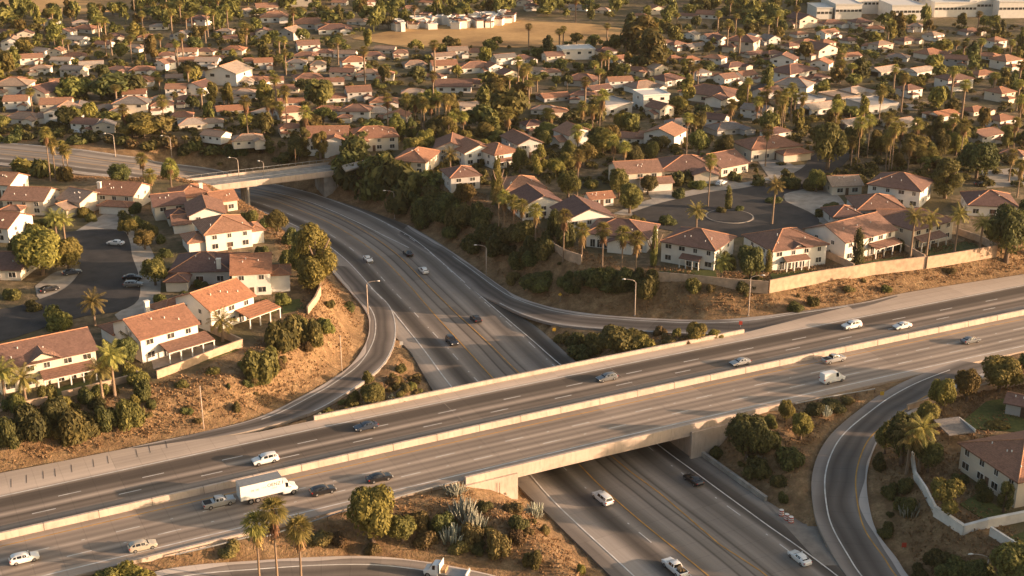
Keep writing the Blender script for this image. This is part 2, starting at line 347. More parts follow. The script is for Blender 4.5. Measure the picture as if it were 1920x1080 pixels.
def ramp(name, pairs, mat='ramp_concrete', dz=0.012):
    A = np.array([P(*a, z) for a, b, z in pairs]); B = np.array([P(*b, z) for a, b, z in pairs])
    M = catmull((A + B) / 2, 3.0); n = len(M)
    s = np.linspace(0, len(pairs) - 1, n); lens = np.concatenate([[0], np.cumsum(np.linalg.norm(np.diff((A + B) / 2, axis=0), axis=1))])
    # resample both edges by the same parameter
    def rs(E):
        out = []
        for i in range(len(E) - 1):
            p0, p1, p2, p3 = E[max(i - 1, 0)], E[i], E[i + 1], E[min(i + 2, len(E) - 1)]
            for t in np.arange(8) / 8: out.append(0.5 * (2 * p1 + (p2 - p0) * t + (2 * p0 - 5 * p1 + 4 * p2 - p3) * t * t + (3 * p1 - p0 - 3 * p2 + p3) * t ** 3))
        out.append(E[-1]); return np.array(out)
    A, B = rs(A), rs(B); n = len(A); c = (A + B) / 2; L = np.concatenate([[0], np.cumsum(np.linalg.norm(np.diff(c, axis=0), axis=1))])
    rows = [[tuple(A[i] + (B[i] - A[i]) * k / 10 + np.array([0, 0, dz])) for k in range(11)] for i in range(n)]
    uv = [[(k / 10, L[i]) for k in range(11)] for i in range(n)]
    o = grid_mesh(name, rows, uv, mat); RAMPS[name] = (A, B, c, o); return o
ramp('exit_ramp', [((612, 497), (655, 500), -6.5), ((650, 540), (697, 540), -6.5), ((680, 575), (730, 572), -6.4), ((692, 602), (742, 605), -6.0), ((687, 640), (740, 643), -5.2), ((660, 682), (722, 680), -4.3), ((620, 712), (692, 708), -3.3), ((572, 740), (650, 737), -2.2), ((480, 784), (580, 775), -1.0), ((357, 815), (462, 809), -0.2), ((290, 829), (350, 827), 0.0), ((240, 840), (258, 840), 0.0)])
ramp('merge_ramp', [((765, 422), (745, 440), -6.5), ((855, 477), (828, 494), -6.5), ((937, 535), (892, 547), -6.4), ((972, 556), (935, 569), -6.0), ((1030, 575), (985, 592), -5.3), ((1100, 587), (1050, 609), -4.4), ((1190, 595), (1160, 619), -3.2), ((1320, 600), (1300, 626), -1.6), ((1402, 595), (1402, 624), -0.7), ((1480, 586), (1490, 604), -0.2), ((1600, 570), (1612, 578), 0.0), ((1680, 554), (1684, 556), 0.0)])
ramp('loop_ramp', [((1890, 690), (1800, 676), 0.0), ((1800, 725), (1712, 708), 0.0), ((1740, 754), (1655, 737), -0.1), ((1690, 790), (1611, 768), -0.8), ((1652, 820), (1562, 810), -1.7), ((1634, 855), (1535, 850), -2.6), ((1625, 900), (1522, 897), -3.5), ((1631, 955), (1525, 950), -4.6), ((1646, 1000), (1535, 987), -5.4), ((1680, 1045), (1560, 1037), -6.1), ((1708, 1085), (1590, 1083), -6.45), ((1790, 1165), (1660, 1165), -6.5)])
ramp('entry_ramp', [((150, 1130), (230, 1220), 0.0), ((270, 1078), (330, 1150), -0.6), ((360, 1060), (400, 1130), -1.2), ((480, 1051), (500, 1118), -2.0), ((600, 1044), (600, 1110), -2.7), ((700, 1043), (690, 1110), -3.3), ((790, 1052), (765, 1118), -3.9), ((880, 1068), (845, 1136), -4.5), ((960, 1090), (920, 1160), -5.1), ((1060, 1140), (1010, 1210), -5.8), ((1180, 1230), (1120, 1290), -6.4)])
LINES = []
def strip(mb, pts, wd, z):
    """a painted line: a thin flat ribbon lying on the road."""
    pts = np.asarray(pts, float); d = np.gradient(pts[:, :2], axis=0); d /= np.linalg.norm(d, axis=1)[:, None]
    n = np.stack([-d[:, 1], d[:, 0]], 1) * wd / 2
    zz = pts[:, 2] if pts.shape[1] > 2 else np.full(len(pts), z); k = len(pts)
    vs = [(pts[i, 0] + s * n[i, 0], pts[i, 1] + s * n[i, 1], zz[i]) for i in range(k) for s in (-1, 1)]
    mb.add(vs, [(2 * i, 2 * i + 2, 2 * i + 3, 2 * i + 1) for i in range(k - 1)])
def cline(mb, curve, off, t0, t1, wd, z, dash=None):
    f = off if callable(off) else (lambda t: off); zz = (lambda t: fwz(t) + z - FZ) if curve is FWC else (lambda t: z)
    if dash is None:
        strip(mb, [(*curve.at(t, float(f(t))), zz(t)) for t in np.arange(t0, t1, 2.5)], wd, z)
    else:
        a, b = dash
        for t in np.arange(t0, t1 - a, b): strip(mb, [(*curve.at(u, float(f(u))), zz(u)) for u in np.linspace(t, t + a, 3)], wd, z)
wm = MB(); ym = MB()
cline(wm, HWC, 15.6, 0, 480, .26, .03); cline(wm, HWC, -14.2, 0, 480, .26, .03)
cline(ym, HWC, -1.9, 0, 480, .24, .03); cline(ym, HWC, 2.4, 0, 480, .16, .03)
for o, ph in ((6.7, 3), (11.0, 8), (-6.0, 0), (-10.1, 6)): cline(wm, HWC, o, ph, 480, .2, .03, (3.9, 14.6))
for o, ph in ((-6.0, 9), (-10.1, 15)): cline(wm, HWC, o, ph, 480, .16, .03, (0.5, 14.6))
cm = MB()
for cx_, cy_ in ((22, 905), (52, 897), (80, 890), (106, 885), (134, 878), (176, 868), (205, 861), (256, 849), (283, 841), (312, 833)):
    t_, o_q = hwt(cx_, cy_); j_ = random.uniform(-.3, .3); strip(cm, [(*HWC.at(t_ + j_ + dq * .12, o_q + dq), .03) for dq in (-1.7, 0, 1.5)], .10, .03)
cm.build('sealed_crack', 'black_trim', highway)
jm = MB()
for t_ in (T_A - .1, T_B + .1): strip(jm, [(*HWC.at(t_, o_q), .028) for o_q in np.linspace(-16.3, 19.1, 12)], .08, .028)
jm.build('expansion_joint', 'patio', highway)
wm.build('lane_marking', 'line_white', highway); ym.build('yellow_marking', 'line_yellow', highway)
wm = MB(); ym = MB(); fl = FWC.L
k = knots(FWC, fp((697, 540), (730, 575), (780, 637), (847, 726), (995, 891), (1055, 957), (1185, 1077)), FZ); cline(wm, FWC, k, 0, fl, .26, FZ + .05)
k = knots(FWC, fp((817, 482), (880, 537), (960, 606), (1052, 685), (1235, 835), (1285, 872), (1440, 986), (1570, 1080), (767, 442), (700, 407)), FZ, [(fwt(500, 368)[0], -12)]); cline(wm, FWC, k, 0, fl, .26, FZ + .05)
k = knots(FWC, fp((767, 465), (720, 442), (655, 410), (585, 380), (515, 361)), FZ); cline(wm, FWC, k, fwt(767, 465)[0], fwt(515, 361)[0], .26, FZ + .05)
ky = knots(FWC, fp((772, 540), (812, 587), (870, 650), (927, 712), (1085, 870), (1152, 935), (1210, 985), (1260, 1025), (1325, 1077)), FZ, [(fwt(500, 368)[0], 2)]); cline(ym, FWC, ky, 0, fl, .24, FZ + .05)
k = knots(FWC, fp((807, 540), (855, 587), (920, 647), (960, 687), (1152, 860), (1240, 927), (1350, 1022), (1435, 1077)), FZ, [(fwt(500, 368)[0], -4)]); cline(ym, FWC, k, 0, fl, .24, FZ + .05)
for o in (7.0, -12.4):
    cline(wm, FWC, o, 5, fl, .2, FZ + .05, (3.9, 14.6)); cline(wm, FWC, o, 12, fl, .2, FZ + .05, (0.5, 14.6))
wm.build('lane_marking', 'line_white', freeway); ym.build('yellow_marking', 'line_yellow', freeway)
def rline(name, fr, i0=0, i1=None, yellow=False):
    A, B, c, o = RAMPS[name]; mb = MB(); q = (A + (B - A) * fr)[i0:i1] + np.array([0, 0, .04]); strip(mb, q, .24, 0)
    mb.build('yellow_marking' if yellow else 'lane_marking', 'line_yellow' if yellow else 'line_white', o)
rline('exit_ramp', .24, 16, 66); rline('exit_ramp', .97, 8, 64)
rline('merge_ramp', .22, 8, 80); rline('merge_ramp', .95, 24, 72)
rline('loop_ramp', .20, 4, None, True); rline('loop_ramp', .76, 4)
rline('entry_ramp', .25); rline('entry_ramp', .85)
# ------------------------------------------------------------------ terrain
def poly_dist(poly, X, Y):
    """distance outside a polygon (0 inside)."""
    inside = np.zeros(X.shape, bool); d2 = np.full(X.shape, 1e12); n = len(poly)
    for i in range(n):
        x0, y0 = poly[i][:2]; x1, y1 = poly[(i + 1) % n][:2]
        c = ((y0 > Y) != (y1 > Y)); inside ^= c & (X < (x1 - x0) * (Y - y0) / ((y1 - y0) if y1 != y0 else 1e-9) + x0)
        dx, dy = x1 - x0, y1 - y0; t = np.clip(((X - x0) * dx + (Y - y0) * dy) / (dx * dx + dy * dy + 1e-9), 0, 1)
        d2 = np.minimum(d2, (X - x0 - t * dx) ** 2 + (Y - y0 - t * dy) ** 2)
    d = np.sqrt(d2); d[inside] = 0; return d
ROADS = []
def hpoly(t0, t1):
    ts = np.arange(t0, t1 + .01, (t1 - t0) / max(2, int((t1 - t0) / 10)))
    return [HWC.at(t, float(hw_near(t))) for t in ts] + [HWC.at(t, float(hw_far(t))) for t in ts[::-1]]
ROADS.append((hpoly(0, T_A - 13.5), None, 0.0)); ROADS.append((hpoly(T_B + 16, 480), None, 0.0))
ts = np.arange(0, fl, 7.0)
ROADS.append(([FWC.at(t, float(fw_right(t))) for t in ts] + [FWC.at(t, float(fw_left(t))) for t in ts[::-1]], np.array([(*FWC.at(t, 0), fwz(t)) for t in np.arange(0, fl, 4.0)]), None))
for nme, (A, B, c, o) in RAMPS.items():
    s = slice(None, None, 3); ROADS.append(([p[:2] for p in A[s]] + [p[:2] for p in B[s][::-1]], c[s], None))
NOPLAT = [[P(x, y, -3)[:2] for x, y in q] for q in (((750, 640), (830, 735), (600, 800), (540, 790)), ((960, 585), (1440, 610), (1090, 700)))]
FLATS = []   # benches cut by hand: (polygon, z)
XS = np.concatenate([np.linspace(-1800, -230, 40)[:-1], np.arange(-230, 300, 2.0), np.linspace(300, 1800, 40)])
YS = np.concatenate([np.linspace(20, 125, 8)[:-1], np.arange(125, 500, 2.0), np.linspace(500, 2600, 60)])
GX, GY = np.meshgrid(XS, YS)
def plateau(X, Y):
    o = (X - _a[0]) * _n[0] + (Y - _a[1]) * _n[1]; t = (X - _a[0]) * _e[0] + (Y - _a[1]) * _e[1]
    south = np.where(t > 110, 0.2, -1.5)
    return np.where(o > 0, 4.5, south)
def terrain():
    W = 13.0; ZP = plateau(GX, GY); num = np.zeros(GX.shape); den = np.zeros(GX.shape); dm = np.full(GX.shape, 1e9); zin = np.full(GX.shape, 1e9)
    for poly, c, z in ROADS:
        pa = np.array(poly); lo = pa.min(0) - 16; hi = pa.max(0) + 16
        iy = np.where((YS > lo[1]) & (YS < hi[1]))[0]; ix = np.where((XS > lo[0]) & (XS < hi[0]))[0]
        if not len(iy) or not len(ix): continue
        sl_ = np.ix_(iy, ix); X, Y = GX[sl_], GY[sl_]; d = np.maximum(poly_dist(poly, X, Y) - 1.0, 0)
        if c is None: zr = np.full(X.shape, z)
        else:
            zr = np.empty(X.shape); best = np.full(X.shape, 1e12)
            for q in c:
                dd = (X - q[0]) ** 2 + (Y - q[1]) ** 2; m = dd < best; best[m] = dd[m]; zr[m] = q[2]
        wgt = 1 / (d + .05) ** 2; wgt[d > 16] = 0
        num[sl_] += wgt * zr; den[sl_] += wgt; dm[sl_] = np.minimum(dm[sl_], d)
        m = d <= 0; a = zin[sl_]; a[m] = np.minimum(a[m], zr[m]); zin[sl_] = a
    wp = 1 / (np.maximum(W - dm, 0) + .3) ** 2 * 1.6
    for q in NOPLAT: wp = np.where(poly_dist(q, GX, GY) <= 0, 1e-4, wp)
    z = (num + wp * ZP) / (den + wp); ramp_ = np.clip(dm / 3, 0, 1) * np.clip((W + 2 - dm) / 4, 0, 1)
    z += ramp_ * (np.sin(GX * .31 + 1.3 * np.sin(GY * .17)) * .22 + np.sin(GY * .43 + GX * .11) * .18)
    z = np.where(zin < 1e8, zin - .5, z)
    z = np.where(poly_dist(hpoly(0, 480), GX, GY) <= .6, np.minimum(z, -.55), z)
    dry = np.clip((W + 5 - dm) / 5, 0, 1)
    return z, dry, dm
GZ, DRY, DM = terrain()
ny, nx = GX.shape
idx = np.arange(nx * ny).reshape(ny, nx)
Q = np.stack([idx[:-1, :-1], idx[:-1, 1:], idx[1:, 1:], idx[1:, :-1]], -1).reshape(-1, 4)
me = npmesh('ground', np.stack([GX, GY, GZ], -1).reshape(-1, 3), Q, 'earth', True)
at = me.attributes.new('dry', 'FLOAT', 'POINT'); at.data.foreach_set('value', DRY.ravel().astype(np.float32))
tag(link('ground', me), kind='structure')
def bil(A, x, y):
    i = np.clip(np.searchsorted(XS, x) - 1, 0, nx - 2); j = np.clip(np.searchsorted(YS, y) - 1, 0, ny - 2)
    u = (x - XS[i]) / (XS[i + 1] - XS[i]); v = (y - YS[j]) / (YS[j + 1] - YS[j])
    return A[j, i] * (1 - u) * (1 - v) + A[j, i + 1] * u * (1 - v) + A[j + 1, i] * (1 - u) * v + A[j + 1, i + 1] * u * v
def hz(x, y): return float(bil(GZ, x, y))
def G(px, py):
    """where the sight line through a pixel meets the ground."""
    d = ray(px, py); t0 = (9 - CAMZ) / d[2]; t1 = (-9 - CAMZ) / d[2]; ts_ = np.linspace(t0, t1, 160)
    pr = None
    for t in ts_:
        x, y, z = d[0] * t, d[1] * t, CAMZ + d[2] * t; g = z - hz(x, y)
        if g <= 0:
            if pr is not None: t = pr[0] + (t - pr[0]) * pr[1] / (pr[1] - g)
            return np.array([d[0] * t, d[1] * t, hz(d[0] * t, d[1] * t)])
        pr = (t, g)
    return P(px, py, 4.5)
def pxpm(p):
    """pixels per metre (1920 wide frame) at a world point."""
    return FPX / (p[1] * CT - (p[2] - CAMZ) * ST)
# flat paved or planted patches on the plateau
def patch(name, pts, mat, z=4.55, smooth=True, thick=0.0):
    w_ = np.array([P(x, y, z) for x, y in pts])
    if smooth: w_ = catmull(np.vstack([w_, w_[:1]]), 3.0)[:-1]
    mb = MB()
    mb.prism([(p[0], p[1]) for p in w_], z - 0.5, z)
    o = mb.build(name, mat); o['kind'] = 'structure'; return o
patch('residential_street', [(118, 436), (170, 430), (228, 431), (243, 452), (248, 480), (259, 512), (263, 548), (252, 570), (215, 585), (160, 592), (90, 612), (0, 640), (-60, 640), (-60, 590), (25, 576), (88, 556), (122, 540), (146, 515), (150, 495), (135, 470)], 'asphalt', 4.62)
patch('pavement', [(228, 425), (262, 440), (285, 470), (300, 520), (298, 560), (275, 600), (240, 606), (215, 590), (252, 566), (258, 540), (252, 505), (240, 470), (226, 445)], 'driveway', 4.57)
patch('driveway', [(200, 398), (252, 400), (226, 434), (140, 434)], 'driveway', 4.58, False)
patch('driveway', [(66, 536), (108, 508), (150, 512), (124, 543), (76, 562)], 'driveway', 4.57)
patch('residential_street', [(1185, 398), (1240, 380), (1330, 360), (1400, 351), (1465, 334), (1505, 314), (1520, 295), (1560, 270), (1600, 262), (1608, 275), (1585, 305), (1550, 332), (1520, 350), (1470, 364), (1475, 378), (1515, 396), (1536, 412), (1520, 428), (1440, 436), (1375, 445), (1280, 436), (1200, 418)], 'asphalt', 4.60)
patch('pavement', [(1150, 400), (1225, 372), (1330, 350), (1400, 341), (1455, 326), (1490, 310), (1520, 312), (1465, 340), (1400, 356), (1330, 366), (1240, 386), (1190, 404)], 'driveway', 4.57)
patch('pavement', [(1470, 360), (1530, 348), (1570, 365), (1590, 400), (1560, 420), (1532, 414), (1510, 394), (1475, 380)], 'driveway', 4.57)
patch('driveway', [(1205, 350), (1250, 350), (1292, 376), (1235, 390)], 'driveway', 4.585, False)
patch('driveway', [(1330, 338), (1365, 334), (1400, 350), (1360, 360)], 'driveway', 4.585, False)
patch('driveway', [(1420, 300), (1470, 300), (1500, 316), (1440, 330)], 'driveway', 4.585, False)
patch('driveway', [(1520, 395), (1560, 380), (1600, 420), (1560, 432)], 'driveway', 4.59, False)
patch('lawn', [(290, 697), (425, 650), (448, 655), (304, 704)], 'lawn', 4.6, False)
patch('lawn', [(95, 730), (165, 712), (178, 724), (110, 745)], 'lawn', 4.6, False)
patch('lawn', [(1443, 512), (1530, 504), (1545, 512), (1450, 528)], 'lawn', 4.6, False)
patch('lawn', [(1600, 494), (1690, 480), (1700, 488), (1625, 503)], 'lawn', 4.6, False)
patch('lawn', [(1720, 468), (1815, 452), (1840, 463), (1750, 484)], 'lawn', 4.6, False)
patch('lawn', [(1235, 508), (1340, 505), (1345, 520), (1240, 520)], 'lawn', 4.6, False)
patch('lawn', [(528, 566), (562, 560), (572, 578), (530, 588)], 'lawn', 4.6, False)
patch('patio', [(283, 672), (395, 645), (420, 652), (288, 692)], 'patio', 4.58, False)
# terrain far away: dry fields
patch('dry_field', [(660, 72), (760, 52), (960, 36), (1110, 45), (1180, 55), (1175, 82), (1010, 88), (760, 88)], 'dry_field', 4.7, False)
patch('dry_field', [(-300, -20), (60, -12), (300, -30), (285, 12), (150, 26), (30, 24), (-200, 40)], 'dry_field', 4.8, False)
patch('residential_street', [(1180, 262), (1440, 150), (1540, 100), (1560, 102), (1460, 158), (1210, 268)], 'asphalt', 4.56, False)
patch('residential_street', [(1470, 205), (1600, 190), (1720, 196), (1720, 206), (1600, 203), (1480, 218)], 'driveway', 4.56, False)
patch('residential_street', [(0, 205), (300, 203), (520, 190), (520, 194), (300, 208), (0, 211)], 'asphalt', 4.56, False)
patch('residential_street', [(120, 142), (400, 138), (640, 140), (640, 143), (400, 142), (120, 146)], 'asphalt', 4.56, False)
patch('residential_street', [(1840, 320), (1960, 310), (1960, 345), (1850, 352)], 'driveway', 4.56, False)
for q_ in ([(1792, 800), (1850, 752), (1950, 738), (1950, 812), (1862, 806)], [(1800, 945), (1832, 925), (1890, 962), (1856, 982)], [(1885, 1010), (1950, 985), (1950, 1040)]): patch('lawn', q_, 'lawn', .36, False)
# paved gore and lawn in the corner by the loop ramp
mb = MB(); mb.prism([tuple(P(x, y, FZ)[:2]) for x, y in ((1430, 940), (1446, 950), (1470, 980), (1536, 984), (1560, 1034), (1580, 1060), (1540, 1060))], FZ - .5, FZ + .02); tag(mb.build('gore_pavement', 'gore'), kind='structure')
# sheltered centre of the traffic island
c0 = P(1368, 406, 4.6); mb = MB(); mb.prism([(c0[0] + 6.9 * math.cos(a), c0[1] + 6.9 * math.sin(a)) for a in np.linspace(0, 2 * math.pi, 33)[:-1]], 4.5, 4.75)
isl = mb.build('traffic_island', 'driveway'); tag(isl, 'round kerbed traffic island with dark planting in the cul-de-sac', 'traffic island')
mb = MB(); mb.prism([(c0[0] + 6.5 * math.cos(a), c0[1] + 6.5 * math.sin(a)) for a in np.linspace(0, 2 * math.pi, 33)[:-1]], 4.70, 4.79); mb.build('planting_bed', 'asphalt', isl)
# ------------------------------------------------------------------ bridge, barriers and walls
def offset_wall(mb, curve, t0, t1, o0, o1, z0, z1, step=4.0, mi=0, taper=0.0):
    ts_ = np.linspace(t0, t1, max(2, int((t1 - t0) / step) + 1)); V = []; F = []
    f0 = o0 if callable(o0) else (lambda t: o0); f1 = o1 if callable(o1) else (lambda t: o1)
    for t in ts_:
        a, b = curve.at(t, float(f0(t))), curve.at(t, float(f1(t))); c = (a + b) / 2; at_, bt = c + (a - c) * (1 - taper), c + (b - c) * (1 - taper)
        V += [(a[0], a[1], z0), (b[0], b[1], z0), (bt[0], bt[1], z1), (at_[0], at_[1], z1)]
    n = len(ts_)
    for i in range(n - 1):
        k = 4 * i
        for j in range(4): F.append((k + j, k + (j + 1) % 4, k + 4 + (j + 1) % 4, k + 4 + j))
    F += [(3, 2, 1, 0), (4 * n - 4, 4 * n - 3, 4 * n - 2, 4 * n - 1)]; mb.add(V, F, mi)
br = empty('highway_bridge', (*HWC.at((T_A + T_B) / 2, 0), 0)); tag(br, 'wide concrete overpass carrying the highway across the sunken freeway', 'bridge')
def bpart(nm, mat, fn):
    mb = MB(); fn(mb); o = mb.build(nm, mat); o.parent = br; o.location = -br.location; return o
bpart('girder', 'concrete', lambda m: offset_wall(m, HWC, T_A - .2, T_B + .2, -16.95, 19.9, -1.75, -0.35))
bpart('parapet', 'concrete', lambda m: offset_wall(m, HWC, T_A - 10, T_B + 22, -17.1, -16.55, -1.0, 0.85))
bpart('parapet', 'concrete', lambda m: offset_wall(m, HWC, hwt(590, 789)[0], hwt(1395, 624)[0], 19.25, 19.75, -1.2, 0.85))
bpart('abutment', 'concrete', lambda m: offset_wall(m, HWC, T_A - 1.2, T_A, -16.9, 19.2, -8, -0.36))
bpart('abutment', 'concrete', lambda m: offset_wall(m, HWC, T_B, T_B + 1.2, -16.9, 19.2, -8, -0.36))
bpart('wing_wall', 'concrete', lambda m: offset_wall(m, HWC, T_A - 11.5, T_A + .3, -17.6, -17.08, -8, -0.55))
bpart('wing_wall', 'concrete', lambda m: offset_wall(m, HWC, T_B - .4, T_B + 15, -17.6, -17.08, -8, -0.75))
mb = MB(); offset_wall(mb, HWC, 0, 480, 0.05, 0.85, -0.1, 1.25, 4, 0, 0.35)
med = mb.build('median_barrier', 'concrete'); tag(med, 'long pale concrete barrier dividing the two highway carriageways', 'barrier')
mb = MB()
for t_ in np.arange(5, 478, 9.0): offset_wall(mb, HWC, t_, t_ + .07, 0.03, 0.87, 0.0, 1.256, 4, 0, 0.35)
mb.build('joint', 'black_trim', med)
mb = MB(); offset_wall(mb, HWC, hwt(225, 1075)[0], hwt(486, 1010)[0], -17.0, -16.5, -.6, .45)
tag(mb.build('kerb_barrier', 'concrete'), 'low pale kerb wall beside the highway above the entry ramp', 'barrier')
def guardrail(pts, label, step=2.6, z=None):
    w_ = catmull([P(x, y, zz) for x, y, zz in pts], step); root = empty('guardrail', tuple(w_[0])); tag(root, label, 'guardrail', 'guardrails')
    w_ = w_ - w_[0]
    mb = MB(); mb.tube([(p[0], p[1], p[2] + .62) for p in w_], .13, 6); mb.build('rail', 'galvanised', root)
    for p in w_:
        m = MB(); m.box(p[0] - .08, p[0] + .08, p[1] - .08, p[1] + .08, p[2] - .5, p[2] + .6); m.build('post', 'wood', root)
guardrail([(500, 1012, 0), (560, 992, 0), (640, 966, 0), (700, 950, 0), (780, 928, 0), (858, 908, 0)], 'steel guardrail on wooden posts running up to the overpass wing wall')
guardrail([(1490, 762, 0), (1560, 748, 0), (1640, 734, 0)], 'short steel guardrail along the highway edge above the cactus slope')
guardrail([(330, 1046, -.2), (400, 1030, -.2), (470, 1012, -.2)], 'post and rail guard beside the highway above the entry ramp')
def fwall(name, pts, h, mat, label, cat, z=None, th=0.3, group=None, gl=True):
    """a garden wall through ground points."""
    w_ = [G(x, y) if z is None else P(x, y, z) for x, y in pts]; root = empty(name, tuple(w_[0])); tag(root, label, cat, group)
    mb = MB(); cp = MB(); o = w_[0]
    for a, b in zip(w_[:-1], w_[1:]):
        d = (b - a)[:2]; L = np.hypot(*d); d /= L; n = np.array([-d[1], d[0]]) * th / 2
        for m, ex, z0, z1 in ((mb, 1.0, -1.6, h), (cp, 1.35, h, h + .1)):
            q = [a[:2] - n * ex - d * .06, b[:2] - n * ex + d * .06, b[:2] + n * ex + d * .06, a[:2] + n * ex - d * .06]; za = (a[2], b[2], b[2], a[2])
            vs = [(q[i][0] - o[0], q[i][1] - o[1], za[i] + z0 - o[2]) for i in range(4)] + [(q[i][0] - o[0], q[i][1] - o[1], za[i] + z1 - o[2]) for i in range(4)]
            m.add(vs, [(0, 3, 2, 1), (4, 5, 6, 7), (0, 1, 5, 4), (1, 2, 6, 5), (2, 3, 7, 6), (3, 0, 4, 7)])
    mb.build('wall_face', mat, root); cp.build('coping', mat, root); return root
W1 = 'garden walls'
fwall('garden_wall', [(1443, 538), (1530, 521), (1600, 511), (1640, 504), (1735, 493)], 1.7, 'wall_block', 'long pale block wall on top of the bank behind the lit houses', 'wall', 4.4, group=W1)
fwall('garden_wall', [(1738, 493), (1800, 483), (1868, 471)], 1.6, 'wall_block', 'stepped end of the pale block wall at the leafy corner', 'wall', 4.5, group=W1)
fwall('garden_wall', [(1868, 471), (1838, 455), (1795, 440)], 1.8, 'wall_block', 'block side wall turning back from the bank corner beside palms', 'wall', 4.5, group=W1)
fwall('garden_wall', [(1220, 520), (1290, 526), (1360, 533), (1440, 539)], 1.5, 'wall_block', 'low tan wall in front of the hip-roofed house above the bank', 'wall', 4.3, group=W1)
fwall('garden_wall', [(1030, 456), (1040, 470), (1062, 482), (1090, 491)], 1.8, 'wall_block', 'curved tan wall under the tall palms on the dark bank', 'wall', 4.2, group=W1)
fwall('garden_wall', [(1548, 482), (1575, 494), (1600, 507)], 1.7, 'wall_block', 'short tan fence wall between two lit rear gardens', 'wall', 4.5, group=W1)
fwall('garden_wall', [(1676, 462), (1705, 475), (1733, 490)], 1.7, 'wall_block', 'tan dividing wall by the vine covered column garden', 'wall', 4.5, group=W1)
fwall('garden_wall', [(295, 710), (350, 690), (400, 670), (455, 650)], 1.7, 'wall_block', 'pale wall around the lawn of the glazed patio house', 'wall', 4.5, group=W1)
fwall('garden_wall', [(455, 650), (425, 636), (396, 624)], 1.7, 'wall_block', 'dark side wall of the glazed patio garden', 'wall', 4.5, group=W1)
fwall('garden_wall', [(118, 748), (172, 735), (258, 713)], 1.5, 'wall_block', 'orange lit wall below the twin palms in front of gabled house', 'wall', 4.3, group=W1)
fwall('garden_wall', [(260, 712), (240, 692), (222, 676)], 1.7, 'wall_block', 'brown fence wall between the two nearest lit houses', 'wall', 4.5, group=W1)
fwall('garden_wall', [(-20, 775), (40, 768), (90, 758)], 1.6, 'wall_block', 'weathered wall behind the shrubs at the picture edge', 'wall', 4.3, group=W1)
fwall('garden_wall', [(577, 588), (592, 568), (601, 548), (598, 528)], 1.6, 'wall_block', 'slanting tan fence at the top of the orange bank', 'wall', 4.3, group=W1)
fwall('garden_wall', [(1709, 860), (1715, 900), (1734, 928), (1752, 964)], 1.6, 'wall_white', 'curving white wall behind the tall paired palms in shade', 'wall', None, group=W1)
fwall('garden_wall', [(1752, 966), (1806, 1002), (1850, 990), (1940, 972)], 1.7, 'wall_white', 'white boundary wall with a corner below the gold tree', 'wall', None, .5, group=W1)
fwall('garden_wall', [(1856, 1004), (1890, 1026), (1940, 1052)], 1.6, 'wall_white', 'low white wall running off beside the dark lawn corner', 'wall', None, group=W1)
fwall('garden_wall', [(1307, 848), (1370, 893), (1436, 940)], .9, 'concrete_grey', 'grey retaining wall beside the freeway below the dark shrubs', 'wall', FZ, .5, group='retaining walls')
fwall('garden_wall', [(1700, 772), (1770, 750), (1850, 732), (1940, 716)], 1.5, 'wall_block', 'sunlit brick wall behind the round trees by the highway', 'wall', None, group=W1)
# far road bridge
fb = empty('road_bridge', tuple(P(480, 335, 1.5))); tag(fb, 'narrow concrete road bridge with railings over the curving freeway', 'bridge')
def fpart(nm, mat, a, b, off0, off1, z0, z1, parent=None):
    A, B = P(*a, 1.5)[:2], P(*b, 1.5)[:2]; d = (B - A) / np.linalg.norm(B - A); n = np.array([-d[1], d[0]])
    mb = MB(); o = np.array(fb.location)
    q = [A + n * off0, B + n * off0, B + n * off1, A + n * off1]; q = [(p[0] - o[0], p[1] - o[1]) for p in q]
    mb.prism(q, z0 - 1.5, z1 - 1.5); return mb.build(nm, mat, parent or fb), d
A0, B0 = (322, 361), (640, 322)
fpart('deck', 'concrete_grey', A0, B0, 0, 11, 0.7, 1.5); fpart('girder', 'concrete', A0, B0, .5, 10.5, .05, 0.69)
fpart('parapet', 'concrete', A0, B0, -.3, 0, 0.5, 2.3); fpart('parapet', 'concrete', A0, B0, 11, 11.3, 0.5, 2.3)
A_, B_ = P(*A0, 1.5)[:2], P(*B0, 1.5)[:2]; dd = (B_ - A_); LB = np.linalg.norm(dd); dd /= LB; nn = np.array([-dd[1], dd[0]]); o_ = np.array(fb.location)[:2]
for off in (-.15, 11.15):
    mb = MB(); q = [(*(A_ + dd * s + nn * off - o_), 1.75) for s in np.linspace(0, LB, 20)]; mb.tube(q, .07, 5); hr = mb.build('railing', 'galvanised', fb)
    for s in np.linspace(0, LB, 24):
        m = MB(); c = A_ + dd * s + nn * off - o_; m.box(c[0] - .05, c[0] + .05, c[1] - .05, c[1] + .05, 1.0, 1.75); m.build('baluster', 'galvanised', hr)
for s in (LB * .44,):
    for of in (2.2, 5.5, 8.8):
        c = A_ + dd * s + nn * of - o_; mb = MB(); mb.tube([(c[0], c[1], -8.5), (c[0], c[1], -1.46)], .6, 12); mb.build('pier', 'concrete_grey', fb)
for s0, s1 in ((LB - 6, LB), (0, 3)):
    mb = MB(); q = [A_ + dd * s0 + nn * .6 - o_, A_ + dd * s1 + nn * .6 - o_, A_ + dd * s1 + nn * 10.4 - o_, A_ + dd * s0 + nn * 10.4 - o_]; mb.prism([tuple(x) for x in q], -8.5, -1.46); mb.build('abutment', 'concrete_grey', fb)
patch('bridge_road', [(640, 310), (700, 296), (760, 300), (760, 306), (700, 304), (648, 320)], 'driveway', 4.56, False)
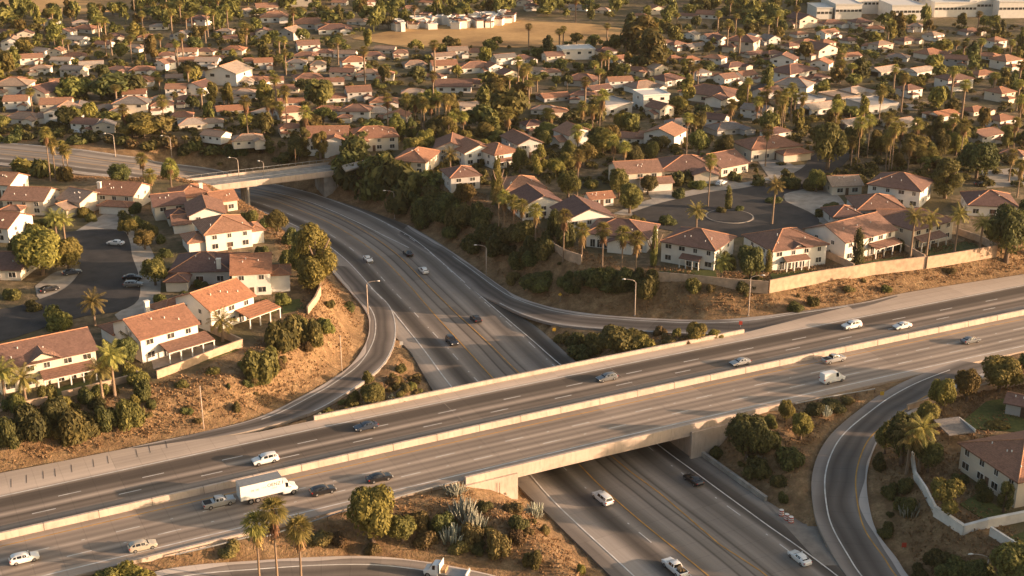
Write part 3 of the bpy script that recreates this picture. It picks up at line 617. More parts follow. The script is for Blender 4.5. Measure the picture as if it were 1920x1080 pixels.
# ------------------------------------------------------------------ vehicles
_cache = {}
def cached(key, fn):
    if key not in _cache: _cache[key] = fn()
    return _cache[key]
def wheel_mesh(r, wd):
    def mk():
        mb = MB(); n = 16
        pr = [(r * .62, -wd / 2), (r * .95, -wd / 2), (r, -wd * .3), (r, wd * .3), (r * .95, wd / 2), (r * .62, wd / 2)]
        vs = [(rr * math.cos(2 * math.pi * j / n), y, rr * math.sin(2 * math.pi * j / n)) for rr, y in pr for j in range(n)]
        k = len(pr); fs = [(i * n + j, i * n + (j + 1) % n, (i + 1) * n + (j + 1) % n, (i + 1) * n + j) for i in range(k - 1) for j in range(n)]
        mb.add(vs, fs); return mb.mesh('tyre', 'tyre', True)
    def mr():
        mb = MB(); n = 12
        for s in (-1, 1):
            y = s * wd * .42
            vs = [(0, y + s * .02, 0)] + [(r * .63 * math.cos(2 * math.pi * j / n), y, r * .63 * math.sin(2 * math.pi * j / n)) for j in range(n)]
            mb.add(vs, [(0, 1 + j, 1 + (j + 1) % n) if s < 0 else (0, 1 + (j + 1) % n, 1 + j) for j in range(n)])
        return mb.mesh('rim', 'rim')
    return cached(('tyre', r, wd), mk), cached(('rim', r, wd), mr)
# stations: x, z_low, z_belt, z_roof (= belt where there is no cabin), half width, half width of roof
PROF = {
 'sedan': dict(L=4.75, st=[(2.36, .42, .62, .62, .70, .5), (2.25, .24, .72, .72, .84, .6), (1.7, .2, .86, .87, .90, .7), (.95, .2, .95, .97, .91, .72), (.25, .2, .98, 1.40, .91, .60), (-.35, .2, 1.0, 1.46, .91, .62), (-1.05, .2, 1.0, 1.41, .91, .59), (-1.75, .22, 1.02, 1.04, .90, .70), (-2.2, .26, .98, .99, .86, .66), (-2.38, .42, .80, .80, .74, .55)], ws=(3, 4), rw=(6, 7), sw=((4, 5), (5, 6)), ax=(1.42, -1.38), r=.33),
 'hatch': dict(L=4.6, st=[(2.28, .42, .66, .66, .70, .5), (2.15, .24, .78, .78, .85, .6), (1.6, .2, .92, .93, .90, .7), (1.0, .2, 1.0, 1.02, .91, .72), (.35, .2, 1.02, 1.48, .91, .61), (-.35, .2, 1.04, 1.55, .91, .64), (-1.2, .2, 1.06, 1.53, .91, .63), (-1.75, .22, 1.06, 1.47, .90, .60), (-2.15, .26, 1.03, 1.06, .87, .70), (-2.3, .40, .86, .86, .78, .6)], ws=(3, 4), rw=(7, 8), sw=((4, 5), (5, 6), (6, 7)), ax=(1.40, -1.36), r=.33),
 'suv': dict(L=4.9, st=[(2.42, .5, .78, .78, .74, .55), (2.3, .3, .95, .95, .90, .65), (1.7, .26, 1.08, 1.09, .95, .75), (1.05, .26, 1.14, 1.16, .96, .78), (.45, .26, 1.16, 1.70, .96, .68), (-.4, .26, 1.18, 1.78, .96, .71), (-1.4, .26, 1.19, 1.77, .96, .70), (-2.05, .28, 1.19, 1.70, .95, .66), (-2.35, .32, 1.15, 1.18, .92, .75), (-2.46, .46, .95, .95, .84, .65)], ws=(3, 4), rw=(7, 8), sw=((4, 5), (5, 6), (6, 7)), ax=(1.50, -1.46), r=.38),
 'van': dict(L=5.6, st=[(2.78, .5, .85, .85, .78, .6), (2.62, .3, 1.05, 1.05, .93, .7), (2.1, .28, 1.2, 1.21, .98, .8), (1.8, .28, 1.26, 1.30, .99, .82), (.95, .28, 1.3, 2.28, .99, .82), (.2, .28, 1.3, 2.42, .99, .84), (-1.4, .28, 1.3, 2.42, .99, .84), (-2.7, .3, 1.3, 2.40, .99, .83), (-2.8, .45, 1.28, 2.28, .95, .80)], ws=(3, 4), rw=None, sw=((4, 5),), ax=(1.75, -1.75), r=.36),
 'minivan': dict(L=5.0, st=[(2.48, .46, .74, .74, .74, .55), (2.32, .28, .92, .92, .92, .7), (1.85, .24, 1.04, 1.05, .97, .78), (1.4, .24, 1.08, 1.10, .98, .8), (.5, .24, 1.1, 1.66, .98, .72), (-.5, .24, 1.12, 1.75, .98, .74), (-1.5, .24, 1.12, 1.75, .98, .73), (-2.15, .26, 1.12, 1.68, .97, .69), (-2.42, .3, 1.08, 1.12, .94, .78), (-2.52, .44, .9, .9, .86, .65)], ws=(3, 4), rw=(7, 8), sw=((4, 5), (5, 6), (6, 7)), ax=(1.52, -1.45), r=.35),
 'pickup': dict(L=5.6, st=[(2.78, .55, .85, .85, .78, .6), (2.65, .34, 1.02, 1.02, .94, .7), (2.0, .3, 1.12, 1.13, .98, .8), (1.35, .3, 1.16, 1.18, .99, .82), (.75, .3, 1.18, 1.72, .99, .70), (-.1, .3, 1.2, 1.80, .99, .72), (-.62, .3, 1.2, 1.76, .99, .71), (-.78, .3, 1.16, 1.17, .98, .9), (-2.7, .34, 1.12, 1.13, .97, .9), (-2.8, .5, 1.0, 1.0, .93, .85)], ws=(3, 4), rw=(6, 7), sw=((4, 5), (5, 6)), ax=(1.75, -1.65), r=.39),
 'cab': dict(L=2.6, st=[(1.35, .55, 1.0, 1.0, .85, .7), (1.2, .4, 1.25, 1.25, 1.02, .8), (.65, .4, 1.4, 1.42, 1.06, .86), (.45, .4, 1.45, 1.48, 1.07, .88), (-.15, .4, 1.5, 2.35, 1.07, .86), (-.7, .4, 1.5, 2.45, 1.07, .88), (-1.1, .4, 1.5, 2.42, 1.06, .87), (-1.15, .45, 1.48, 2.35, 1.04, .85)], ws=(3, 4), rw=None, sw=((4, 5),), ax=(.55,), r=.45),
}
def ring(st):
    x, zl, zb, zr, hw, hr = st; cab = zr - zb > .2
    return [(x, -hw * .9, zl), (x, -hw, zl + .16), (x, -hw * 1.01, (zl + zb) * .5), (x, -hw * .97, zb - .03), (x, -hw * .93 if cab else -hw * .88, zb), (x, -hr, zr - (.06 if cab else 0)), (x, -hr * .6, zr),
            (x, hr * .6, zr), (x, hr, zr - (.06 if cab else 0)), (x, hw * .93 if cab else hw * .88, zb), (x, hw * .97, zb - .03), (x, hw * 1.01, (zl + zb) * .5), (x, hw, zl + .16), (x, hw * .9, zl)]
def body_mesh(kind, paint):
    st = PROF[kind]['st']; R = [ring(s) for s in st]; m = len(R[0]); mb = MB(); vs = [p for r in R for p in r]; fs = []
    for i in range(len(R) - 1):
        for j in range(m): fs.append((i * m + j, i * m + (j + 1) % m, (i + 1) * m + (j + 1) % m, (i + 1) * m + j))
    fs += [tuple(range(m)), tuple(range(len(R) * m - 1, (len(R) - 1) * m - 1, -1))]
    mb.add(vs, fs); me = mb.mesh('body', 'paint_' + paint, True); me.set_sharp_from_angle(angle=math.radians(38)); return me
def quad_out(mb, q, inset, off, mi=0):
    q = [Vector(p) for p in q]; c = sum(q, Vector()) / 4; n = (q[1] - q[0]).cross(q[3] - q[0]).normalized()
    if n.dot(c - Vector((0, 0, .9))) < 0: n = -n; q = q[::-1]
    q2 = [p + (c - p).normalized() * min(inset, (c - p).length * .4) for p in q]
    vs = [tuple(p + n * off) for p in q2] + [tuple(p - n * .01) for p in q2]
    mb.add(vs, [(0, 1, 2, 3), (0, 4, 5, 1), (1, 5, 6, 2), (2, 6, 7, 3), (3, 7, 4, 0)], mi)
def glass_meshes(kind):
    d = PROF[kind]; R = [ring(s) for s in d['st']]; out = []
    def top(i, j):
        mb = MB(); quad_out(mb, [R[i][5] if d['st'][i][3] - d['st'][i][2] > .2 else R[i][4], R[i][8] if d['st'][i][3] - d['st'][i][2] > .2 else R[i][9], R[j][8] if d['st'][j][3] - d['st'][j][2] > .2 else R[j][9], R[j][5] if d['st'][j][3] - d['st'][j][2] > .2 else R[j][4]], .10, .03); return mb
    out.append(('windscreen', top(*d['ws'])))
    if d['rw']: out.append(('rear_window', top(*d['rw'])))
    for i, j in d['sw']:
        for a, b in ((4, 5), (9, 8)):
            mb = MB(); quad_out(mb, [R[i][a], R[j][a], R[j][b], R[i][b]], .07, .018); out.append(('side_window', mb))
    # front quarter beside the windscreen
    i, j = d['ws']
    return [(n, m.mesh(n, 'car_glass')) for n, m in out]
def vehicle(kind, paint, x, y, z, rz, label, cat, name, group='cars on the roads', extra=None, sc=1.0):
    root = empty(name, (x, y, z), rz); tag(root, label, cat, group); root.scale = (sc, sc, sc)
    d = PROF[kind]; link('body', cached(('body', kind, paint), lambda: body_mesh(kind, paint)), root)
    for n, me in cached(('glass', kind), lambda: glass_meshes(kind)): link(n, me, root)
    ty, ri = wheel_mesh(d['r'], .24)
    hw = max(s[4] for s in d['st'])
    axs = d['ax'] if extra is None else extra['ax']
    for ax in axs:
        for s in (-1, 1):
            t = link('wheel', ty, root); t.location = (ax, s * (hw - .09), d['r']); link('rim', ri, t)
    x0, x1 = d['st'][0], d['st'][-1]
    def lampm(xx, yy, zz, mat, nm, sx=.1, sy=.18, sz=.07):
        me = cached(('lamp', mat, sx, sy, sz), lambda: (lambda m: (m.box(-sx, sx, -sy, sy, -sz, sz), m.mesh(nm, mat))[1])(MB()))
        o = link(nm, me, root); o.location = (xx, yy, zz)
    zf = d['st'][1][2] - .12
    for s in (-1, 1):
        lampm(d['st'][1][0] + .02, s * (d['st'][1][4] - .2), zf, 'lamp_clear', 'headlight')
        if kind != 'cab': lampm(d['st'][-2][0] - .03 if kind != 'van' else -2.78, s * (d['st'][-2][4] - .14), d['st'][-2][2] - .16, 'lamp_red', 'tail_light', .1, .14, .1)
    def bump_():
        m = MB(); a, b = d['st'][0], d['st'][-1]; m.box(a[0] - .2, a[0] + .04, -a[4], a[4], a[1] - .02, a[1] + .14); return m.mesh('bumper', 'black_trim')
    link('bumper', cached(('bump', kind), bump_), root)
    for s in (-1, 1):
        me = cached(('mirror', paint), lambda: (lambda m: (m.box(-.09, .09, -.1, .1, -.07, .07), m.mesh('mirror', 'paint_' + paint))[1])(MB()))
        o = link('mirror', me, root); i = d['ws'][0]; o.location = (d['st'][i][0] - .25, s * (hw + .08), d['st'][i][2] + .08)
    if kind == 'pickup':
        m = MB(); m.box(-2.62, -.9, -.80, .80, 1.135, 1.16); link('truck_bed', cached('bed', lambda: m.mesh('truck_bed', 'black_trim')), root)
    return root
HA = math.atan2(_e[1], _e[0])
def hcar(kind, paint, px, py, fwd, label, cat, name, **kw):
    t, o = HWC.project(P(px, py, 0.8)); q = HWC.at(t, o); return vehicle(kind, paint, q[0], q[1], 0.02, HWC.dirn(t) + (0 if fwd else math.pi), label, cat, name, **kw)
def fcar(kind, paint, px, py, away, label, cat, name, **kw):
    t, o = FWC.project(P(px, py, FZ + .7)); q = FWC.at(t, o); return vehicle(kind, paint, q[0], q[1], fwz(t) + .02, FWC.dirn(t) + (0 if away else math.pi), label, cat, name, **kw)
hcar('sedan', 'navy', 686, 797, False, 'dark blue car passing the low planted gore on the upper carriageway', 'car', 'car')
hcar('suv', 'white', 497, 860, False, 'white estate car driving just above the white box truck', 'car', 'car')
hcar('hatch', 'pewter', 1138, 706, False, 'grey hatchback beside the far overpass parapet', 'car', 'car')
hcar('sedan', 'silver', 1388, 677, False, 'silver saloon close to the median beside a parapet end', 'car', 'car')
hcar('suv', 'white', 1597, 609, False, 'white car with grey roof followed by a white saloon', 'car', 'car')
hcar('sedan', 'white', 1692, 609, False, 'plain white saloon trailing another white car by the median', 'car', 'car')
hcar('hatch', 'white', 45, 1044, True, 'white hatchback at the lower picture corner', 'car', 'car')
hcar('hatch', 'tan', 267, 1021, True, 'pale beige estate car casting a long shadow near the kerb wall', 'car', 'car')
hcar('pickup', 'silver', 410, 940, True, 'silver pickup following close behind the white box truck', 'pickup', 'pickup_truck')
hcar('hatch', 'black', 605, 917, True, 'black hatchback just ahead of the white box truck', 'car', 'car')
hcar('sedan', 'black', 711, 893, True, 'black saloon two ahead of the white box truck', 'car', 'car')
hcar('pickup', 'silver', 1563, 672, True, 'silver pickup beside the median above the white van', 'pickup', 'pickup_truck')
hcar('van', 'white', 1561, 709, True, 'white panel van near the loop ramp nose', 'van', 'cargo_van')
hcar('sedan', 'pewter', 1820, 636, True, 'grey saloon alone near the picture edge on the near carriageway', 'car', 'car')
fcar('sedan', 'white', 690, 485, False, 'white saloon coming down the freeway under the big gum tree', 'car', 'car')
fcar('sedan', 'black', 765, 474, True, 'black car farthest up the curving freeway', 'car', 'car')
fcar('hatch', 'white', 794, 506, True, 'white hatchback on the curving freeway behind the black car', 'car', 'car')
fcar('hatch', 'black', 892, 597, True, 'black hatchback level with the merge ramp gore', 'car', 'car')
fcar('suv', 'black', 847, 639, False, 'black car beside the freeway median above the overpass', 'car', 'car')
fcar('minivan', 'white', 1130, 933, True, 'white minivan just emerging from beneath the overpass', 'minivan', 'minivan')
fcar('sedan', 'black', 1300, 898, True, 'black saloon beside the grey retaining wall below the overpass', 'car', 'car')
fcar('sedan', 'white', 1500, 1045, True, 'white saloon at the paved gore of the loop ramp', 'car', 'car')
pk = fcar('pickup', 'white', 1266, 1064, True, 'white pickup loaded with brown cargo at the lower picture edge', 'pickup', 'pickup_truck')
m = MB()
for i in range(9): a, b = random.uniform(-2.4, -1.2), random.uniform(-.6, .5); m.box(a, a + random.uniform(.3, .7), b, b + random.uniform(.2, .5), 1.17, random.uniform(1.35, 1.75))
m.build('cargo_load', 'cargo', pk)
fcar('sedan', 'white', 150, 299, True, 'small white car far off on the freeway beyond the palms', 'car', 'car')
fcar('suv', 'silver', 14, 281, True, 'silver car far off at the end of the freeway', 'car', 'car')
# white box truck
t, o = HWC.project(P(540, 912, 1.2)); q = HWC.at(t, o)
bt = vehicle('cab', 'white', q[0], q[1], 0.02, HWC.dirn(t), 'white box truck with dark lettering on its long side', 'box truck', 'box_truck', extra=dict(ax=(.55, -5.2, -6.3)), sc=1.12)
m = MB(); m.box(-7.9, -1.2, -1.18, 1.18, .98, 3.45); m.build('cargo_box', 'paint_white', bt)
m = MB(); m.box(-7.95, -1.15, -1.2, 1.2, 3.451, 3.5); m.box(-7.9, -1.0, -.5, .5, .55, .97); m.build('roof_cap', 'galvanised', bt)
m = MB(); m.box(-.9, 1.0, -.75, .75, .3, .6); m.build('chassis', 'black_trim', bt)
def text(s, size, loc, parent, mat, nm='lettering', rot=(math.pi / 2, 0, 0)):
    c = bpy.data.curves.new(nm, 'FONT'); c.body = s; c.size = size; c.extrude = .004; c.align_x = 'CENTER'; c.align_y = 'CENTER'; c.materials.append(MAT[mat])
    t_ = bpy.data.objects.new(nm, c); COL.objects.link(t_); me = bpy.data.meshes.new_from_object(t_.evaluated_get(bpy.context.evaluated_depsgraph_get())); bpy.data.objects.remove(t_)
    o = link(nm, me, parent); o.location = loc; o.rotation_euler = rot; return o
text('OENZ I', .78, (-2.35, -1.19, 2.65), bt, 'black_trim'); text('DE  DE', .42, (-5.6, -1.19, 2.35), bt, 'door_wood'); text('I  L A \'', .3, (-4.1, -1.19, 2.5), bt, 'door_wood')
text('I S A Y', .3, (-2.5, -1.19, 2.05), bt, 'black_trim')
# white flatbed truck on the entry ramp
c = P(812, 1078, -4.0); d2 = P(880, 1090, -4.5) - P(790, 1071, -4.0); ft = vehicle('cab', 'white', c[0], c[1], -3.95, math.atan2(d2[1], d2[0]) + math.pi, 'white flatbed truck climbing the entry ramp at the picture bottom', 'truck', 'flatbed_truck', extra=dict(ax=(.55, -4.3)), sc=1.02)
m = MB(); m.box(-6.0, -1.3, -1.15, 1.15, .95, 1.1); m.box(-6.0, -1.3, -.4, .4, .6, .949); m.build('flat_bed', 'galvanised', ft)
m = MB(); m.box(-1.5, -1.38, -1.1, 1.1, 1.101, 2.75); m.build('headboard', 'white_trim', ft)
m = MB(); m.box(-5.9, -5.7, -1.1, 1.1, 1.101, 1.6); m.build('tailboard', 'white_trim', ft)
m = MB(); m.box(-2.3, -1.6, -.9, .8, 1.101, 1.7); m.build('cargo_load', 'cargo', ft)
# parked cars
for px, py, kd, pn, rz, lb in ((217, 459, 'sedan', 'white', 2.9, 'white saloon parked on the shaded dead-end street'), (135, 514, 'sedan', 'navy', .5, 'dark car parked where the driveway meets the dead-end street'), (249, 524, 'sedan', 'black', .1, 'black car parked at the kerb, upper one of a pair'), (250, 537, 'hatch', 'pewter', .1, 'dark grey car parked at the kerb, lower one of a pair'), (92, 546, 'sedan', 'black', .7, 'black car parked on the wide concrete driveway'), (1840, 348, 'sedan', 'black', .05, 'black car parked on the pale lot behind big dark trees'), (1222, 356, 'sedan', 'silver', 1.2, 'silver car parked outside the garage by the traffic island'), (1352, 346, 'hatch', 'white', .9, 'white hatchback on a driveway above the traffic island')):
    c = P(px, py, 4.6); vehicle(kd, pn, c[0], c[1], 4.63, rz, lb, 'parked car', 'car', group='parked cars')
# ------------------------------------------------------------------ lamps, poles and signs
def lamp(px, py, h, side, label, z=None, arm=2.6, bend=True):
    g = G(px, py) if z is None else P(px, py, z); root = empty('street_lamp', tuple(g)); tag(root, label, 'street lamp', 'tall street lamps')
    mb = MB(); mb.tube([(0, 0, -.6), (0, 0, h * .5), (0, 0, h - .9)], [.15, .12, .09], 8); mb.build('pole', 'concrete', root, True)
    mb = MB(); mb.box(-.25, .25, -.25, .25, -.4, .12); mb.build('pole_base', 'concrete_grey', root)
    pts = [(side * arm * (1 - math.cos(a)), 0, h - .9 + .9 * math.sin(a)) for a in np.linspace(0, math.pi / 2, 8)]
    mb = MB(); mb.tube(pts, [.08 - .003 * i for i in range(8)], 6); mb.build('arm', 'concrete', root, True)
    mb = MB(); x = side * arm; mb.tube([(x - side * .1, 0, h + .0), (x + side * .2, 0, h + .03), (x + side * .6, 0, h), (x + side * .78, 0, h - .04)], [.08, .17, .15, .05], 8); mb.build('lamp_head', 'white_trim', root, True)
lamp(690, 592, 9.4, 1, 'lamp at the bend of the exit ramp below the big gum tree')
lamp(740, 410, 9.2, -1, 'lamp beside the dark bank uphill along the freeway curve')
lamp(912, 520, 9.4, -1, 'lamp on the bank where the merge ramp begins')
lamp(1190, 592, 9.6, -1, 'lamp at the foot of the bank under the row of tall palms')
lamp(1403, 592, 10.4, 1, 'lamp on the bank below the corner of the long garden wall')
lamp(448, 332, 6.6, -1, 'taller lamp standing on the narrow road bridge', 1.5, 2.4)
lamp(495, 327, 4.6, -1, 'shorter lamp standing on the narrow road bridge', 1.5, 1.2)
lamp(322, 294, 7.6, -1, 'lamp on the far freeway bank beyond the narrow bridge')
lamp(217, 296, 8.6, -1, 'lamp on the far freeway bank near the palm cluster')
lamp(1846, 1100, 6.0, -1, 'lamp over the dark bushes in the lower picture corner')
def post(px, py, h, label, mat='concrete', z=None, r=.12):
    g = G(px, py) if z is None else P(px, py, z); mb = MB(); mb.tube([(0, 0, -.5), (0, 0, h)], [r, r * .7], 8); o = mb.build('utility_pole', mat, None, True); o.location = tuple(g); tag(o, label, 'pole', 'utility poles')
post(382, 804, 9.2, 'bare pole on the dry orange bank beside the ramp'); post(641, 697, 8.8, 'bare pole at the ramp bend on the dry bank')
post(555, 315, 6.5, 'brown wooden pole at the end of the narrow bridge', 'wood', 1.5, .16); post(937, 925, 2.2, 'thin dark post in front of the overpass wing wall', 'wood', None, .06)
def sign(px, py, mat, label, h=2.2, sh='diamond', z=None):
    g = G(px, py) if z is None else P(px, py, z); root = empty('road_sign', tuple(g)); tag(root, label, 'road sign', 'road signs')
    mb = MB(); mb.tube([(0, 0, -.4), (0, 0, h)], .05, 6); mb.build('post', 'galvanised', root)
    mb = MB(); s = .55
    pts = [(0, -s), (s, 0), (0, s), (-s, 0)] if sh == 'diamond' else [(-.4, -.5), (.4, -.5), (.4, .5), (-.4, .5)]
    mb.add([(a, -.06, h + b * .9) for a, b in pts] + [(a, -.1, h + b * .9) for a, b in pts], [(0, 3, 2, 1), (4, 5, 6, 7)] + [(i, (i + 1) % 4, 4 + (i + 1) % 4, 4 + i) for i in range(4)]); mb.build('sign_plate', mat, root)
sign(1050, 567, 'sign_yellow', 'yellow warning sign on the bank above the merge ramp'); sign(1388, 617, 'sign_red', 'red marker at the tip of the parapet by the merge', 1.6, 'rect')
sign(753, 655, 'white_trim', 'small white marker at the tip of the exit gore', 1.6, 'rect'); sign(1694, 1030, 'sign_red', 'red and white panel on the bare earth in the corner', .9, 'rect')
sign(1039, 625, 'sign_yellow', 'small yellow marker at the edge of the planted gore', 1.0, 'rect'); sign(1653, 745, 'sign_yellow', 'yellow marker on the nose of the loop ramp', .9, 'rect')
def barrel(px, py, label):
    g = P(px, py, FZ + .1); root = empty('crash_barrel', tuple(g)); tag(root, label, 'barrel', 'crash barrels')
    g2 = hz(g[0], g[1]); root.location.z = max(g2, FZ)
    mb = MB(); mb.tube([(0, 0, 0), (0, 0, 1.05)], [.48, .40], 14); mb.build('drum', 'sign_red', root)
    for z0 in (.22, .6): m = MB(); m.tube([(0, 0, z0), (0, 0, z0 + .2)], [.49 - .07 * z0, .485 - .075 * (z0 + .2)], 14); m.build('band', 'white_trim', root)
    m = MB(); m.tube([(0, 0, 1.051), (0, 0, 1.1)], .42, 14); m.build('lid', 'white_trim', root)
barrel(1465, 965, 'red and white barrel, uphill end of the group at the gore'); barrel(1475, 973, 'red and white barrel between two others at the gore'); barrel(1483, 978, 'red and white barrel, downhill end of the group at the gore')
# ------------------------------------------------------------------ houses
OV = 0.55
def hip_roof(mb, x0, x1, y0, y1, z, pitch=.40, gable=None, ridge=True):
    """tiled roof over a rectangle; gable: None, 'x' (ridge along x) or 'y'."""
    x0 -= OV; x1 += OV; y0 -= OV; y1 += OV; W, Dp = x1 - x0, y1 - y0; z -= OV * pitch * .6; th = .22
    along = gable or ('x' if W >= Dp else 'y')
    if along == 'x':
        h = Dp / 2 * pitch; ins = 0 if gable else min(Dp / 2, W / 2 - .3); ym = (y0 + y1) / 2; R = [(x0 + ins, ym, z + h), (x1 - ins, ym, z + h)]
    else:
        h = W / 2 * pitch; ins = 0 if gable else min(W / 2, Dp / 2 - .3); xm = (x0 + x1) / 2; R = [(xm, y0 + ins, z + h), (xm, y1 - ins, z + h)]
    E_ = [(x0, y0, z), (x1, y0, z), (x1, y1, z), (x0, y1, z)]; Bm = [(a, b, c - th) for a, b, c in E_]; Rb = [(a, b, c - th) for a, b, c in R]
    vs = E_ + R + Bm + Rb
    if along == 'x': fs = [(0, 1, 5, 4), (2, 3, 4, 5)]; ends = [(3, 0, 4), (1, 2, 5)]; bot = [(6, 10, 11, 7), (8, 11, 10, 9)]; be = [(9, 10, 6), (7, 11, 8)]; ge = [(0, 4, 10, 6), (4, 3, 9, 10), (2, 5, 11, 8), (5, 1, 7, 11)]; ed = [(0, 6, 7, 1), (2, 8, 9, 3)]; ee = [(3, 9, 6, 0), (1, 7, 8, 2)]
    else: fs = [(3, 0, 4, 5), (1, 2, 5, 4)]; ends = [(0, 1, 4), (2, 3, 5)]; bot = [(9, 11, 10, 6), (7, 10, 11, 8)]; be = [(6, 10, 7), (8, 11, 9)]; ge = [(1, 4, 10, 7), (4, 0, 6, 10), (3, 5, 11, 9), (5, 2, 8, 11)]; ed = [(3, 9, 6, 0), (1, 7, 8, 2)]; ee = [(0, 6, 7, 1), (2, 8, 9, 3)]
    fs = fs + bot + ed + (ge if gable else ends + be + ee); mb.add(vs, fs, 0)
    if ridge:
        def cap(a, b):
            a, b = Vector(a), Vector(b); mb.tube([a + Vector((0, 0, .03)), b + Vector((0, 0, .03))], .14, 5, 1)
        if (Vector(R[0]) - Vector(R[1])).length > .3: cap(R[0], R[1])
        if not gable:
            prs = ((0, 4), (3, 4), (1, 5), (2, 5)) if along == 'x' else ((0, 4), (1, 4), (2, 5), (3, 5))
            for i, j in prs: cap(vs[i], vs[j])
    return z + h
def gable_tri(mb, x0, x1, y0, y1, h, axis, pitch=.40):
    if axis == 'x':
        hh = (y1 - y0) / 2 * pitch + .1
        for x in (x0, x1): mb.add([(x, y0, h), (x, y1, h), (x, (y0 + y1) / 2, h + hh), (x + .15 * (1 if x == x0 else -1), y0, h), (x + .15 * (1 if x == x0 else -1), y1, h), (x + .15 * (1 if x == x0 else -1), (y0 + y1) / 2, h + hh)], [(0, 2, 1) if x == x0 else (0, 1, 2), (3, 4, 5) if x == x0 else (3, 5, 4)])
    else:
        hh = (x1 - x0) / 2 * pitch + .1
        for y in (y0, y1): mb.add([(x0, y, h), (x1, y, h), ((x0 + x1) / 2, y, h + hh), (x0, y + .15 * (1 if y == y0 else -1), h), (x1, y + .15 * (1 if y == y0 else -1), h), ((x0 + x1) / 2, y + .15 * (1 if y == y0 else -1), h + hh)], [(0, 1, 2) if y == y0 else (0, 2, 1), (3, 5, 4) if y == y0 else (3, 4, 5)])
def win_mesh(w_, h_):
    def mf():
        m = MB(); t = .1; a, b = w_ / 2, h_ / 2
        m.box(-a - t, a + t, -.07, 0.03, b, b + t); m.box(-a - t, a + t, -.10, 0.03, -b - t, -b); m.box(-a - t, -a, -.07, .03, -b, b); m.box(a, a + t, -.07, .03, -b, b)
        if w_ > .9: m.box(-.03, .03, -.06, .03, -b, b)
        return m.mesh('window', 'white_trim')
    def mp():
        m = MB(); a, b = w_ / 2, h_ / 2; m.box(-a, a, -.02, .02, -b, b); return m.mesh('pane', 'window_glass')
    return cached(('winf', w_, h_), mf), cached(('winp', w_, h_), mp)
def window(parent, x, y, z, face, w_=1.5, h_=1.2, sub=True):
    """face 0: -y, 1: +x, 2: +y, 3: -x"""
    if not sub:
        def mk():
            m = MB(); a, b = w_ / 2, h_ / 2; m.box(-a - .1, a + .1, -.06, .03, -b - .1, b + .1, 0); m.box(-a, a, -.075, -.061, -b, b, 1); return m.mesh('window', ['white_trim', 'window_glass'])
        o = link('window', cached(('winfar', w_, h_), mk), parent); o.location = (x, y, z); o.rotation_euler = (0, 0, face * math.pi / 2); return o
    f, p = win_mesh(w_, h_); o = link('window', f, parent); o.location = (x, y, z); o.rotation_euler = (0, 0, face * math.pi / 2)
    q = link('pane', p, o)
    return o
def box_part(nm, mat, parent, *b):
    m = MB(); m.box(*b); return m.build(nm, mat, parent)
